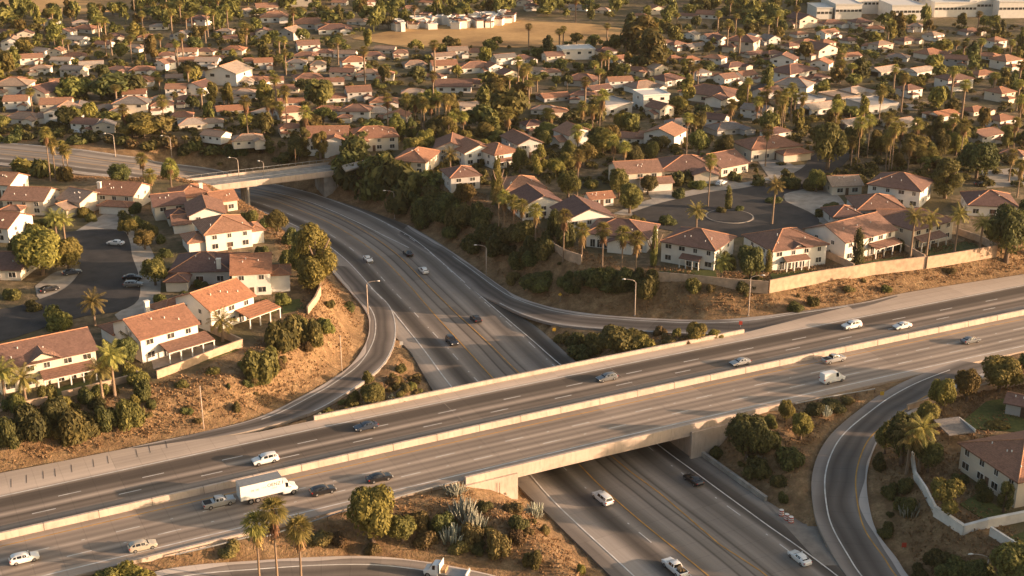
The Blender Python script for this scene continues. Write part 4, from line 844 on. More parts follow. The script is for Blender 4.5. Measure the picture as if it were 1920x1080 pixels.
def house(loc, rz, w_, d, h, roof='hip', wall='stucco', tile='tile_mixed', near=True, wings=(), patio=None, dormer=None, chim=None, garage=False, flat=False, rnd=None, name='house', win=True, glassdoors=None):
    rnd = rnd or random.Random(int(loc[0] * 7 + loc[1] * 13)); root = empty(name, loc, rz); x0, x1 = -w_ / 2, w_ / 2
    wm_, rm_ = MB(), MB(); fnd = -1.4
    g = {'hip': None, 'gable': 'x', 'gabley': 'y'}.get(roof)
    wm_.box(x0, x1, 0, d, fnd, h)
    if flat:
        rm_.box(x0 - .3, x1 + .3, -.3, d + .3, h, h + .28)
        for a in ((x0 - .3, x1 + .3, -.3, -.05), (x0 - .3, x1 + .3, d + .05, d + .3), (x0 - .3, x0 - .05, -.05, d + .05), (x1 + .05, x1 + .3, -.05, d + .05)): rm_.box(*a, h + .281, h + .7)
    else:
        top = hip_roof(rm_, x0, x1, 0, d, h, gable=g)
        if g: gable_tri(wm_, x0, x1, 0, d, h, g)
    for (a, b, c, e, hh, rf) in wings:
        wm_.box(a, b, c, e, fnd, hh); gg = {'hip': None, 'gable': 'x', 'gabley': 'y'}[rf]
        hip_roof(rm_, a, b, c, e, hh, .36, gg)
        if gg: gable_tri(wm_, a, b, c, e, hh, gg, .36)
    wl = wm_.build('wall', wall, root); ro = rm_.build('roof', [tile, 'ridge_tile'], root)
    if flat: ro.data.materials[0] = MAT[tile]
    if chim is not None:
        cx, cy = chim; ch = MB(); ch.box(cx - .5, cx + .5, cy - .4, cy + .4, h - .5, h + 2.6); ch.box(cx - .6, cx + .6, cy - .5, cy + .5, h + 2.601, h + 2.8); ch.build('chimney', 'stucco_white', ro)
    if near and not flat:
        for _ in range(rnd.randint(2, 4)):
            px_, k = rnd.uniform(x0 * .7, x1 * .7), rnd.uniform(.15, .38)
            zz = h + (k * d) * .40 - .05
            if g != 'y': m = MB(); m.tube([(px_, k * d, zz - .2), (px_, k * d, zz + .5)], .12, 6); m.build('roof_vent', 'white_trim', ro)
    two = h > 4.2
    if win:
        n = max(2, int(w_ / (3.6 if near else 5.0)))
        front = min([c for (_, _, c, e, _, _) in wings if c < 0] + [0])
        def blocked(x, lo):
            for (a, b, c, e, hh, rf) in wings:
                if c < 0 and a - .9 < x < b + .9 and lo < hh + .8: return True
            if patio and patio[0] - 1 < x < patio[1] + 1 and 2.2 < lo + .6 < 3.7: return True
            if glassdoors and lo < 2 and glassdoors[0] - 1 < x < glassdoors[1] + 1: return True
            return False
        for i in range(n):
            x = x0 + w_ * (i + .5) / n + rnd.uniform(-.3, .3); ww = rnd.choice((1.2, 1.6, 1.0)) if near else 1.6
            if two and not blocked(x, 4.3): window(root, x, -.0, h - 1.25, 0, ww, 1.1, near)
            if near or not two:
                if not blocked(x, 1.3): window(root, x, -.0, 1.45, 0, rnd.choice((1.6, 1.8)), 1.3 if near else 1.2, near)
        for s, fc in ((x1, 1), (x0, 3)):
            for k in ((.3, .7) if near else (.5,)):
                if two: window(root, s, d * k, h - 1.3, fc, 1.0, 1.0, near)
                if near and rnd.random() < .6: window(root, s, d * k + .4, 1.5, fc, 1.2, 1.2)
    if garage:
        for (a, b, c, e, hh, rf) in wings:
            if c < 0: box_part('garage_door', 'garage_white', root, a + .6, b - .6, c - .05, c + .02, 0.02, 2.2); break
    elif near and not glassdoors:
        box_part('door', 'door_wood', root, -.5, .5, -.06, .03, 0, 2.1)
    if glassdoors:
        a, b = glassdoors; n = max(2, int((b - a) / 1.9))
        for i in range(n):
            x = a + (b - a) * (i + .5) / n; f, p = win_mesh(1.3, 2.1); o = link('window', f, root); o.location = (x, 0, 1.2); link('pane', p, o)
    if patio:
        a, b, pd, ph, pt = patio; pc = MB(); zt = ph + .75
        pc.add([(a, -pd, ph), (b, -pd, ph), (b, -.08, zt), (a, -.08, zt), (a, -pd, ph - .2), (b, -pd, ph - .2), (b, -.08, zt - .2), (a, -.08, zt - .2)], [(0, 1, 2, 3), (7, 6, 5, 4), (0, 4, 5, 1), (1, 5, 6, 2), (2, 6, 7, 3), (3, 7, 4, 0)])
        po = pc.build('patio_cover', pt, root); n = max(3, int((b - a) / 2.6))
        for i in range(n + 1):
            x = a + .2 + (b - a - .4) * i / n; m = MB(); m.box(x - .12, x + .12, -pd + .1, -pd + .34, -.3, ph - .2); m.build('post', 'white_trim', po)
        m = MB(); m.box(a, b, -pd - .03, -pd + .08, ph - .35, ph - .21); m.build('fascia', 'white_trim', po)
    if dormer:
        a, b, dh = dormer; m = MB(); ww = b - a; hh = ww / 2 * .5; yb = 4.6
        m.add([(a - .4, -.75, h - .1), (b + .4, -.75, h - .1), ((a + b) / 2, -.75, h + hh + .2), (a - .4, yb * .55, h + .35), (b + .4, yb * .55, h + .35), ((a + b) / 2, yb, h + hh + .2)], [(0, 2, 5, 3), (2, 1, 4, 5)], 0)
        m.build('dormer_roof', [tile, 'ridge_tile'], ro); m = MB(); m.add([(a, -.02, h - .3), (b, -.02, h - .3), ((a + b) / 2, -.02, h + hh)], [(0, 1, 2)]); m.build('dormer_gable', wall, wl)
    return root
HOUSE_XY = []
def near_house(l, r, d, h, roof, wall, tile, label, z=4.5, cat='house', **kw):
    A, B = P(*l, z), P(*r, z); v = (B - A)[:2]; w_ = float(np.hypot(*v)); rz = math.atan2(v[1], v[0]); c = (A + B) / 2
    def fr(q): return q
    for key in ('patio', 'dormer', 'glassdoors'):
        if kw.get(key): q = list(kw[key]); q[0] = -w_ / 2 + q[0] * w_; q[1] = -w_ / 2 + q[1] * w_; kw[key] = tuple(q)
    if kw.get('wings'): kw['wings'] = [(-w_ / 2 + a * w_, -w_ / 2 + b * w_, c_, e, hh, rf) for a, b, c_, e, hh, rf in kw['wings']]
    if kw.get('chim'): kw['chim'] = (-w_ / 2 + kw['chim'][0] * w_, kw['chim'][1] * d)
    o = house((c[0], c[1], z), rz, w_, d, h, roof, wall, tile, True, **kw)
    tag(o, label, cat, 'houses')
    n = np.array([-math.sin(rz), math.cos(rz)]); HOUSE_XY.append((c[0] + n[0] * d / 2, c[1] + n[1] * d / 2, max(w_, d) * .55, w_, d, rz))
    return o
T, TO, TB, TD, TT = 'tile_terracotta', 'tile_orange', 'tile_brown', 'tile_dark', 'tile_tan'
SW, SCR, SG = 'stucco_white', 'stucco_cream', 'stucco_grey'
nh = near_house
# bank beside the exit ramp
nh((3, 740), (184, 700), 12.5, 5.5, 'gable', SCR, TB, 'cream two-storey house with front gable dormer and long tiled rear patio roof', patio=(.40, .95, 3.4, 2.6, TB), dormer=(.30, .62, 0), glassdoors=(.55, .92), wings=[(.05, .5, 12.5, 18, 2.9, 'hip')])
nh((268, 681), (374, 650), 12.5, 5.6, 'gable', SW, T, 'white two-storey house with long glazed patio room beside a walled lawn', patio=(.30, 1.12, 4.2, 2.6, TB), glassdoors=(.34, .98), wings=[(.0, .55, 12.5, 19, 3.0, 'hip')], chim=(.62, 1.02))
nh((398, 624), (478, 595), 12.5, 5.5, 'gable', SW, TO, 'white house with bright orange roof and lower orange patio roof', patio=(.55, 1.30, 5.0, 2.7, TO), glassdoors=(.6, .95), wings=[(-.25, .5, 12.5, 18.5, 3.0, 'hip')])
nh((438, 556), (509, 552), 13, 5.8, 'gable', SW, TO, 'tall white house with pergola tower at the bend of the bank', wings=[(1.0, 1.5, 1.5, 8, 4.6, 'hip')])
nh((322, 534), (432, 532), 13, 3.6, 'hip', SG, TD, 'sprawling house with dark hip roofs and white chimney on the dead-end street', wings=[(-.02, .33, -5, 0, 2.8, 'hip'), (.75, 1.25, 3, 11, 4.2, 'gable')], chim=(.82, .05))
nh((388, 474), (474, 462), 13, 5.2, 'hip', SW, T, 'house with one hip side lit orange and the other dark', wings=[(-.35, .1, 1, 9, 3.2, 'hip'), (1.0, 1.3, 2, 9, 3.8, 'hip')])
nh((357, 434), (424, 428), 13, 4.6, 'gabley', SW, TB, 'house whose broad white gable end faces the viewer below the bridge', wings=[(-.45, 0.0, -1, 7, 2.8, 'gable')])
nh((292, 414), (350, 408), 10, 4.4, 'gable', SCR, TD, 'dark roofed house with lit ridge and an orange garage roof in front', wings=[(.35, 1.1, -7, 0, 2.7, 'hip')])
nh((334, 392), (400, 384), 11, 3.4, 'hip', SCR, T, 'low terracotta house with white block chimney under the bridge end', chim=(.75, .3))
nh((402, 400), (446, 394), 9, 3.4, 'gable', SCR, TO, 'low house with plain bright orange roof by the freeway edge')
# beyond the dead-end street
nh((182, 392), (252, 396), 11, 4.9, 'gable', SCR, T, 'house with white chimney and white double garage at the street end', wings=[(.25, 1.0, -4.2, 0, 2.7, 'hip')], garage=True, chim=(.03, .2))
nh((112, 396), (152, 404), 10, 4.0, 'gable', SCR, TT, 'narrow house with small garage gable between two gabled houses', wings=[(.05, .85, -4, 0, 2.6, 'gabley')], garage=True)
nh((8, 402), (84, 404), 11, 4.6, 'gable', SCR, TB, 'brown gabled house below the cluster of tall palms', wings=[(.1, .55, -3.5, 0, 2.7, 'hip')])
nh((-38, 452), (18, 456), 12, 4.4, 'gable', SW, T, 'house cut by the picture edge with white gable beside big tree')
nh((-46, 524), (40, 526), 12, 3.0, 'gable', SCR, TB, 'low brown roofed house at the picture edge over a wide driveway')
nh((-20, 368), (20, 370), 11, 4.0, 'gable', SW, T, 'pale house end at the picture edge near the far freeway')
# bank beside the merge ramp
nh((1239, 490), (1338, 508), 13, 5.7, 'hip', SW, TB, 'white two-storey hip-roofed house with shaded back porch by the cypress', patio=(.40, .78, 2.2, 2.6, TB), glassdoors=(.45, .78))
nh((1447, 509), (1547, 495), 14, 5.6, 'hip', SW, TB, 'broad white hip-roofed house with glazed veranda right on the garden wall', patio=(.18, .62, 2.2, 2.9, TB), glassdoors=(.12, .62), dormer=(.36, .58, 0))
nh((1582, 492), (1675, 467), 14, 5.6, 'gable', SW, TB, 'white gabled house behind the vine covered column', patio=(.45, .98, 3.0, 2.8, TB), glassdoors=(.5, .95))
nh((1709, 468), (1784, 448), 13, 5.6, 'hip', SCR, TB, 'cream hip-roofed house with curved veranda at the end of the garden wall', patio=(.02, .65, 3.0, 2.8, TB), glassdoors=(.05, .6))
nh((1625, 378), (1722, 392), 14, 5.6, 'hip', SW, TB, 'tall white house with bright lit end wall on the upper street')
nh((1608, 412), (1696, 412), 13, 3.2, 'hip', SG, TB, 'wide low house with brown roofs in front of the tall white house', wings=[(.35, 1.15, -5, 0, 2.9, 'gable')])
nh((1562, 424), (1618, 422), 9, 2.8, 'hip', SG, TD, 'low garage house with dark roof beside the street bulb')
nh((1560, 366), (1615, 364), 9, 3.0, 'gable', SCR, TT, 'pinkish low house behind hedges at the street corner')
nh((1815, 404), (1905, 408), 13, 3.4, 'hip', SW, TD, 'dark roofed house behind palms near the black trees')
nh((1099, 462), (1212, 474), 13, 4.0, 'hip', SW, TD, 'long white house in blue shade behind the row of tall palms', glassdoors=(.05, .4), wings=[(.4, .8, -3, 0, 3.0, 'gabley')])
nh((1062, 442), (1150, 434), 13, 4.6, 'gabley', SW, TD, 'house with large pale gable behind the shaded long house')
nh((980, 414), (1056, 406), 13, 4.4, 'gabley', SW, TD, 'dark roofed house with white gable among the palms')
nh((950, 378), (1022, 372), 12, 3.6, 'hip', SCR, T, 'low terracotta hip house beside the tall conifer', wings=[(-.1, .3, 4, 12, 3.6, 'gable')])
nh((738, 325), (798, 329), 15, 4.5, 'hip', SCR, T, 'cream hip-roofed house alone on the dark bank edge')
nh((846, 358), (900, 353), 10, 4.4, 'hip', SG, TB, 'small grey house with brown hip roof by the dark bank')
nh((816, 304), (876, 304), 13, 4.8, 'gabley', SG, TB, 'house with grey gable and round window behind the bank edge')
nh((872, 313), (928, 306), 11, 4.8, 'gabley', SW, T, 'white house with lit stepped gable behind the conifer')
nh((928, 318), (974, 310), 12, 5.0, 'hip', SW, T, 'white lit two-storey house with red balcony behind the conifer', patio=(.1, .9, 1.4, 2.7, TB))
nh((972, 299), (1016, 294), 14, 5.2, 'gabley', SG, TB, 'house with tall grey gable end beyond the white balcony house')
nh((1160, 354), (1240, 349), 11, 5.0, 'gable', SCR, TB, 'two-storey house with double garage wing facing the traffic island', wings=[(.45, 1.12, -5.5, 0, 2.8, 'gable')], garage=True)
nh((1240, 338), (1345, 338), 15, 3.3, 'hip', SCR, TB, 'large single-storey house with broad hip roof above the traffic island', wings=[(.55, .98, -4, 0, 2.9, 'gabley')])
nh((1352, 332), (1402, 322), 14, 3.2, 'gable', SCR, TB, 'wide brown roofed house at the neck of the cul-de-sac', wings=[(-.3, .2, 2, 12, 3.2, 'gable')])
nh((1408, 303), (1500, 294), 12, 4.2, 'hip', SCR, T, 'terracotta hip house at the top of the cul-de-sac street', wings=[(.5, 1.05, -5, 0, 2.8, 'hip')])
nh((1107, 389), (1150, 385), 5, 2.7, 'gable', SW, TO, 'little white outbuilding with orange roof behind the houses')
nh((576, 285), (652, 284), 12, 5.2, 'gable', SW, T, 'white twin-gabled house at the freeway edge beyond the bridge', wings=[(.45, .98, -3.5, 0, 4.8, 'gabley')])
nh((656, 286), (747, 281), 12, 5.0, 'hip', SCR, T, 'large cream house with terracotta hip roof beyond the bridge end', wings=[(.02, .35, -3.5, 0, 4.6, 'gabley')])
# shaded corner by the loop ramp
nh((1797, 879), (1902, 952), 15, 5.3, 'hip', SCR, T, 'shaded cream house with red brown hip roof in the lower corner', z=.3)
cp_ = P(1797, 828, .3); cpo = empty('carport', tuple(cp_), .25); tag(cpo, 'open carport with tilted grey roof beside the shaded corner house', 'carport'); cpo.scale = (.8, .8, .9)
m = MB(); m.add([(-3.4, -1, 2.3), (3.4, -1, 2.3), (3.4, 6, 3.0), (-3.4, 6, 3.0), (-3.4, -1, 2.1), (3.4, -1, 2.1), (3.4, 6, 2.8), (-3.4, 6, 2.8)], [(0, 1, 2, 3), (7, 6, 5, 4), (0, 4, 5, 1), (1, 5, 6, 2), (2, 6, 7, 3), (3, 7, 4, 0)]); m.build('roof', 'tile_grey', cpo)
m = MB(); m.box(3.41, 3.6, -1, 6, 2.2, 2.95); m.build('fascia', 'white_trim', cpo)
for x_, y_ in ((-3.1, -.7), (3.1, -.7), (-3.1, 5.7), (3.1, 5.7)): m = MB(); m.box(x_ - .1, x_ + .1, y_ - .1, y_ + .1, -.4, 2.1 + (y_ + 1) * .1); m.build('post', 'wood', cpo)
nh((1884, 776), (1950, 790), 5, 2.7, 'gable', SG, TB, 'small pink roofed garden pavilion on the dark lawn', z=.3, cat='pavilion', win=False, name='garden_pavilion')
# ------------------------------------------------------------------ houses further off, one by one
FARH = [(90,52,30),(152,51,16),(298,56,25),(370,48,36),(455,31,24),(155,62,44),(120,70,16),(274,76,22),(338,76,30),(420,64,30),(436,78,24),(25,95,40),(138,85,20),(215,76,30),(330,95,26),(380,103,38),(437,101,42),(72,107,26),(104,107,16),(60,121,40),(112,121,20),(141,112,22),(172,129,36),(311,115,34),(357,122,24),(387,127,24),(410,117,28),(465,121,36),(132,145,42),(217,138,48),(267,140,50),(22,160,44),(115,163,30),(170,166,26),(262,163,50),(335,152,36),(362,178,50),(415,160,70),(458,190,46),(20,182,60),(65,194,70),(105,212,60),(150,217,46),(38,234,66),(112,234,55),(156,248,44),(195,250,36),(245,215,60),(252,190,22),(295,195,36),(305,212,16),(350,200,36),(437,215,54),(362,243,60),(340,228,30),(395,264,52),(467,273,46),
(502,27,46),(565,12,40),(635,10,20),(515,42,60),(580,55,60),(670,46,22),(628,64,60),(495,72,30),(535,75,44),(580,98,44),(572,112,28),(607,106,18),(720,100,30),(752,110,26),(835,112,32),(890,106,36),(950,120,40),(495,130,34),(555,130,24),(597,134,24),(665,132,50),(780,128,48),(835,137,50),(895,137,60),(690,150,26),(722,152,28),(510,158,40),(580,155,52),(537,174,36),(632,192,32),(675,190,56),(775,182,40),(850,174,70),(890,165,40),(885,213,34),(612,216,26),(665,227,60),(705,223,60),(550,227,50),(495,220,50),(545,254,36),
(982,12,18),(998,20,18),(1082,20,16),(1128,25,16),(1198,36,26),(1235,27,34),(1288,35,20),(1325,35,50),(1140,104,40),(1042,117,30),(1165,124,30),(1250,87,24),(1275,94,30),(1310,94,40),(1357,87,40),(1385,97,60),(1420,82,30),(1270,117,18),(1300,120,36),(1335,120,38),(1385,132,50),(1002,140,28),(1035,142,30),(1085,162,60),(1217,174,70),(1265,160,60),(1350,150,30),(1372,160,34),(1407,154,36),(1318,192,105),(1090,192,36),(1112,187,20),(1047,224,40),(1375,252,72),(1410,222,60),(1092,274,70),(1180,268,40),(1235,274,75),(1282,240,20),
(1452,84,28),(1490,97,36),(1520,88,40),(1555,92,30),(1455,107,26),(1552,110,60),(1600,112,44),(1637,94,42),(1465,129,50),(1535,132,44),(1710,82,40),(1757,110,60),(1827,66,40),(1875,90,40),(1670,142,56),(1737,142,54),(1852,147,48),(1800,167,62),(1505,157,80),(1480,174,80),(1540,157,30),(1615,182,60),(1545,214,70),(1715,182,44),(1465,264,50),(1860,270,60),(1515,52,50),(1565,52,50),(1620,54,40),(1715,60,30),(1895,300,44),(1640,60,30),(700,12,22),(770,22,26),(800,10,20),
(5,66,30),(48,74,26),(190,90,28),(250,96,30),(300,132,34),(200,160,34),(75,140,34),(30,205,50),(200,212,40),(350,108,26),(480,158,36),(450,160,40),(330,180,40),(395,240,40),(545,200,44),(620,160,36),(640,148,34),(720,200,40),(740,232,44),(645,108,28),(700,112,30),(860,108,30),(810,150,40),(930,138,34),(960,150,34),(985,118,30),(1045,190,40),(1020,215,40),(1005,250,44),(1130,175,44),(1165,165,40),(1190,140,36),(1240,140,36),(1340,80,34),(1290,75,28),(1420,108,34),(1450,185,50),(1250,220,50),(1330,240,56),(1320,150,36),(1505,70,34),(1560,72,36),(1600,82,36),(1660,96,40),(1680,115,40),(1760,76,36),(1790,125,44),(1850,112,44),(1900,130,50),(1890,190,54),(1780,225,50),(1840,215,54),(1700,240,50),(1610,240,56),(1890,240,50)]
FLATH = {(1085,112): 66, (1160,217): 56, (1655,212): 64}
PROTO = [(14, 10, 3.0, 'hip'), (15, 11, 5.2, 'gable'), (13, 10, 4.9, 'hip'), (16, 10, 3.0, 'gable'), (12, 11, 5.0, 'gabley'), (17, 11, 3.1, 'hip')]
PW = [[], [(2, 7, -4, 0, 2.8, 'gabley')], [(-6.5, -1, -4, 0, 2.8, 'hip')], [(-8, -3, 2, 13, 3.0, 'hip')], [(-9.5, -6, 1, 8, 2.8, 'gable')], [(3, 8.5, -4.5, 0, 3.1, 'gabley')]]
WALLN = dict(zip((SW, SCR, SG), ('white', 'cream', 'grey'))); ROOFN = {T: 'terracotta', TO: 'orange tiled', TB: 'brown', TD: 'dark brown', TT: 'tan', 'tile_grey': 'grey', 'tile_pale': 'sandy'}
ROOFT = {'hip': 'hip roof', 'gable': 'gable roof', 'gabley': 'front gable'}
far_keys = {}
def far_house(px, py, wpx, i):
    wpx *= 1.04
    rr = random.Random(i * 31 + 5); g = P(px, py, 4.5); s = pxpm(g); wm_ = wpx / s
    k = rr.randrange(6); w0, d0, h0, rf = PROTO[k]
    if px > 1180 and py > 60: rz = rr.choice((.45, .55, .6, -.5)) + rr.uniform(-.12, .12)
    elif px > 900: rz = rr.choice((.35, -.3, .5)) + rr.uniform(-.15, .15)
    else: rz = rr.choice((.12, .2, -.1, .3, -.35)) + rr.uniform(-.12, .12)
    ext = w0 * abs(math.cos(rz)) + d0 * abs(math.sin(rz)) * .8
    sc = min(1.45, max(.62, wm_ / ext)); tile = rr.choices((T, TO, TB, TD, TT, 'tile_grey', 'tile_pale'), (4, 1, 4.5, 1.2, 2.2, 1.6, 2.2))[0]; wall = rr.choices((SW, SCR, SG), (5, 3, 1))[0]
    key = (k, wall, tile)
    if key not in far_keys:
        o = house((g[0], g[1], 4.5), rz, w0, d0, h0, rf, wall, tile, False, wings=PW[k], rnd=random.Random(k)); far_keys[key] = o
    else:
        src = far_keys[key]; o = src.copy(); COL.objects.link(o); o.location = (g[0], g[1], 4.5); o.rotation_euler = (0, 0, rz)
        for ch in src.children:
            c = ch.copy(); COL.objects.link(c); c.parent = o
            for gc in ch.children: e = gc.copy(); COL.objects.link(e); e.parent = c
    o.scale = (sc * rr.uniform(.86, 1.16), sc * rr.uniform(.85, 1.1), min(sc * rr.uniform(.85, 1.05), 1.12)); o.name = 'house'
    auto(o, f'{"tall" if h0 > 4 else "low"} {WALLN[wall]} house with {ROOFN[tile]} {ROOFT[rf]}', 'house', 'houses', px, py - 8)
    HOUSE_XY.append((g[0] - math.sin(rz) * d0 * sc / 2, g[1] + math.cos(rz) * d0 * sc / 2, max(w0, d0) * sc * .5, w0 * sc, d0 * sc, rz))
for i, q in enumerate(FARH): far_house(*q, i)
def flat_house(px, py, wpx, d, h, mat, roofm, label, rz=.2, z=4.5, name='house', cat='house'):
    g = P(px, py, z); o = house((g[0], g[1], z), rz, wpx / pxpm(g), d, h, 'hip', mat, roofm, False, flat=True, name=name); tag(o, label, cat, 'flat roofed buildings'); HOUSE_XY.append((g[0], g[1] + d / 2, wpx / pxpm(g) * .55, wpx / pxpm(g), d, rz)); return o
flat_house(1085, 112, 62, 12, 4.5, SW, 'garage_white', 'long white flat-roofed house at the lower edge of the dry field')
flat_house(1160, 214, 60, 14, 3.4, SG, 'flat_grey', 'grey flat-roofed house on a pale paved court', .5)
flat_house(1230, 208, 52, 11, 6.0, SW, 'garage_white', 'modern white cubic house beside the grey flat-roofed house', .3)
flat_house(1655, 214, 66, 14, 3.4, SG, 'flat_grey', 'grey low building with pale flat roof on the wide street', .4)
flat_house(1520, 205, 66, 12, 3.2, SG, 'flat_grey', 'broad flat-roofed grey house at the street junction', .5)
flat_house(1590, 198, 50, 12, 3.2, SG, TT, 'tan flat-roofed house between two grey flat roofs', .5)
# white depot in the dry field and the long white sheds at the skyline
rr = random.Random(3)
for i in range(58):
    px = rr.uniform(742, 958); py = 40 + rr.uniform(0, 1) * 16 + (935 - px) * .055 - 4; wpx = rr.uniform(8, 19); g = P(px, py, 4.5)
    o = house((g[0], g[1], 4.5), rr.choice((.3, .4, -.2)), wpx / pxpm(g), rr.uniform(5, 9), rr.uniform(2.6, 4.8), 'hip', SW, 'garage_white' if rr.random() < .75 else TB, False, flat=rr.random() < .85, win=False, name='depot_shed')
    auto(o, ('small ' if wpx < 15 else 'long ' if wpx > 20 else '') + 'white depot shed in the dry field', 'shed', 'white depot sheds', px, py)
for px, py, wpx, d, h in ((1590, 36, 50, 30, 8), (1640, 26, 90, 40, 10), (1700, 38, 60, 24, 8), (1730, 20, 100, 40, 11), (1790, 32, 80, 30, 8), (1850, 30, 70, 40, 10), (1900, 34, 60, 30, 9), (1840, 14, 50, 20, 13), (1545, 36, 30, 20, 6)):
    g = P(px, py, 4.5); o = house((g[0], g[1], 4.5), .05, wpx / pxpm(g), d, h, 'hip', SW, 'garage_white', False, flat=True, win=False, name='warehouse')
    n = max(3, int(wpx / 7))
    for j in range(n): window(o, (-.5 + (j + .5) / n) * wpx / pxpm(g), 0, h * .6, 0, 1.8, 1.3, False)
    auto(o, ('wide ' if wpx > 75 else 'narrow ' if wpx < 55 else '') + 'white flat-roofed warehouse near the skyline', 'warehouse', 'white warehouses', px, py); HOUSE_XY.append((g[0], g[1] + d / 2, wpx / pxpm(g) * .5, wpx / pxpm(g), d, 0))
# ------------------------------------------------------------------ vegetation
def unit(n, rng):
    v = rng.normal(size=(n, 3)); return v / np.linalg.norm(v, axis=1)[:, None]
def leaf_cloud(blobs, n, size, seed, outward=.62, aspect=1.5):
    rng = np.random.default_rng(seed); B = np.array(blobs, float); wgt = B[:, 3] ** 2; wgt /= wgt.sum()
    bi = rng.choice(len(B), n, p=wgt); d = unit(n, rng); d[:, 2] = np.where((d[:, 2] < -.5) & (rng.random(n) < .6), -d[:, 2], d[:, 2])
    r = B[bi, 3] * (.55 + .5 * rng.random(n) ** .5); sq = B[bi, 4][:, None] if B.shape[1] > 4 else 1.0
    lump = 1 + .18 * np.sin(d[:, 0] * 7 + bi) * np.sin(d[:, 1] * 6 + 2 * bi) * np.cos(d[:, 2] * 5)
    c = B[bi, :3] + d * (r * lump)[:, None] * np.stack([np.ones(n), np.ones(n), np.full(n, 1.0) if B.shape[1] <= 4 else B[bi, 4]], 1)
    nr = d * outward + unit(n, rng) * (1 - outward) + np.array([0, 0, .12]); nr /= np.linalg.norm(nr, axis=1)[:, None]
    t = np.cross(nr, unit(n, rng)); t /= np.linalg.norm(t, axis=1)[:, None] + 1e-9; b = np.cross(nr, t)
    s = size * (.6 + .8 * rng.random(n))[:, None]
    V = np.stack([c - t * s * aspect, c - b * s * .7, c + t * s * aspect, c + b * s * .7], 1).reshape(-1, 3)
    return V, np.arange(4 * n).reshape(n, 4)
def crown_blobs(kind, seed):
    rng = np.random.default_rng(seed); out = []
    if kind == 'round':
        out.append((0, 0, .62, .62, .85))
        for i in range(13):
            d = unit(1, rng)[0]; d[2] = abs(d[2]) * .9 - .15; out.append((d[0] * .62, d[1] * .62, .62 + d[2] * .5, rng.uniform(.26, .42), .85))
    elif kind == 'tall':
        for i in range(15):
            z = rng.uniform(.2, 1.85); k = math.sin(math.pi * min(.96, (z + .25) / 2.2)) ** .7; a = rng.uniform(0, 6.28); out.append((math.cos(a) * .5 * k, math.sin(a) * .5 * k, z, rng.uniform(.3, .46), 1.0))
    elif kind == 'loose':
        for i in range(12):
            d = unit(1, rng)[0]; out.append((d[0] * .7, d[1] * .7, .7 + abs(d[2]) * .75 - .15, rng.uniform(.22, .40), .8))
    elif kind == 'column':
        for i in range(12): z = .1 + i * .16; out.append((rng.uniform(-.12, .12), rng.uniform(-.12, .12), z, .62 * (1 - .35 * (i / 11) ** 2), 1.0))
    elif kind == 'cone':
        for i in range(14):
            z = .15 + i * .14; a = rng.uniform(0, 6.28); k = .75 * (1 - i / 15) ; out.append((math.cos(a) * .3 * k, math.sin(a) * .3 * k, z, .25 + .5 * k, .9))
    elif kind == 'shrub':
        for i in range(9):
            a = rng.uniform(0, 6.28); rr_ = rng.uniform(.1, .62); out.append((math.cos(a) * rr_, math.sin(a) * rr_, rng.uniform(.12, .5) * (1.1 - rr_ * .5), rng.uniform(.28, .46), .9))
    return out
HGT = {'round': 1.25, 'tall': 2.2, 'loose': 1.6, 'column': 2.2, 'cone': 2.3, 'shrub': .95}
CROWN = {}
def crown_mesh(kind, var, lod, mat):
    n, s = {('round', 0): (7000, .046), ('tall', 0): (7500, .046), ('loose', 0): (5000, .046), ('column', 0): (2600, .06), ('cone', 0): (2600, .065), ('shrub', 0): (3600, .056),
            ('round', 1): (1000, .125), ('tall', 1): (1100, .12), ('loose', 1): (800, .125), ('column', 1): (600, .12), ('cone', 1): (600, .12), ('shrub', 1): (420, .16)}[(kind, lod)]
    def mk():
        V, Q = leaf_cloud(crown_blobs(kind, var * 17 + 3), n, s, var * 5 + 1); V[:, 2] = np.maximum(V[:, 2], .0); V[:, 2] /= HGT[kind]
        return npmesh('crown', V, Q, mat)
    return cached(('crown', kind, var, lod, mat), mk)
def trunk_mesh(var):
    def mk():
        rng = random.Random(var); mb = MB(); mb.tube([(0, 0, -.12), (.02, .01, .25), (.04 * rng.uniform(-1, 1), .05, .55), (.0, .0, .8)], [.07, .055, .04, .015], 7)
        for k in range(4): a = k * 1.6 + rng.random(); mb.tube([(0.01, .01, .3 + .06 * k), (.16 * math.cos(a), .16 * math.sin(a), .52 + .05 * k), (.28 * math.cos(a), .28 * math.sin(a), .7 + .05 * k)], [.03, .02, .008], 5)
        return mb.mesh('trunk', 'trunk', True)
    return cached(('trunk', var), mk)
def whole_tree(kind, var, mat):
    """far tree: stem and crown in one small mesh."""
    def mk():
        V, Q = leaf_cloud(crown_blobs(kind, var * 17 + 3), {'round': 620, 'tall': 700, 'loose': 520}.get(kind, 400), .15, var * 5 + 1); V[:, 2] = np.maximum(V[:, 2], 0) / HGT[kind] * .82 + .18
        a = np.linspace(0, 2 * math.pi, 6)[:-1]; k = len(V); T_ = np.array([(.05 * math.cos(t), .05 * math.sin(t), z) for z in (-.08, .5) for t in a]); TQ = np.array([(k + i, k + (i + 1) % 5, k + 5 + (i + 1) % 5, k + 5 + i) for i in range(5)])
        me = npmesh('tree', np.vstack([V, T_]), np.vstack([Q, TQ]), [mat, 'trunk']); me.polygons.foreach_set('material_index', [0] * len(Q) + [1] * 5); me.update(); return me
    return cached(('whole', kind, var, mat), mk)
SIZEW = lambda m: 'small' if m < 4.5 else 'large' if m > 9 else 'mid-sized'
SHADE = {'foliage': 'green', 'foliage_dark': 'dark green', 'foliage_gold': 'golden green', 'scrub_leaf': 'dry brown'}
SHAPE = {'round': 'rounded', 'tall': 'tall', 'loose': 'open-crowned', 'column': 'columnar', 'cone': 'pointed'}
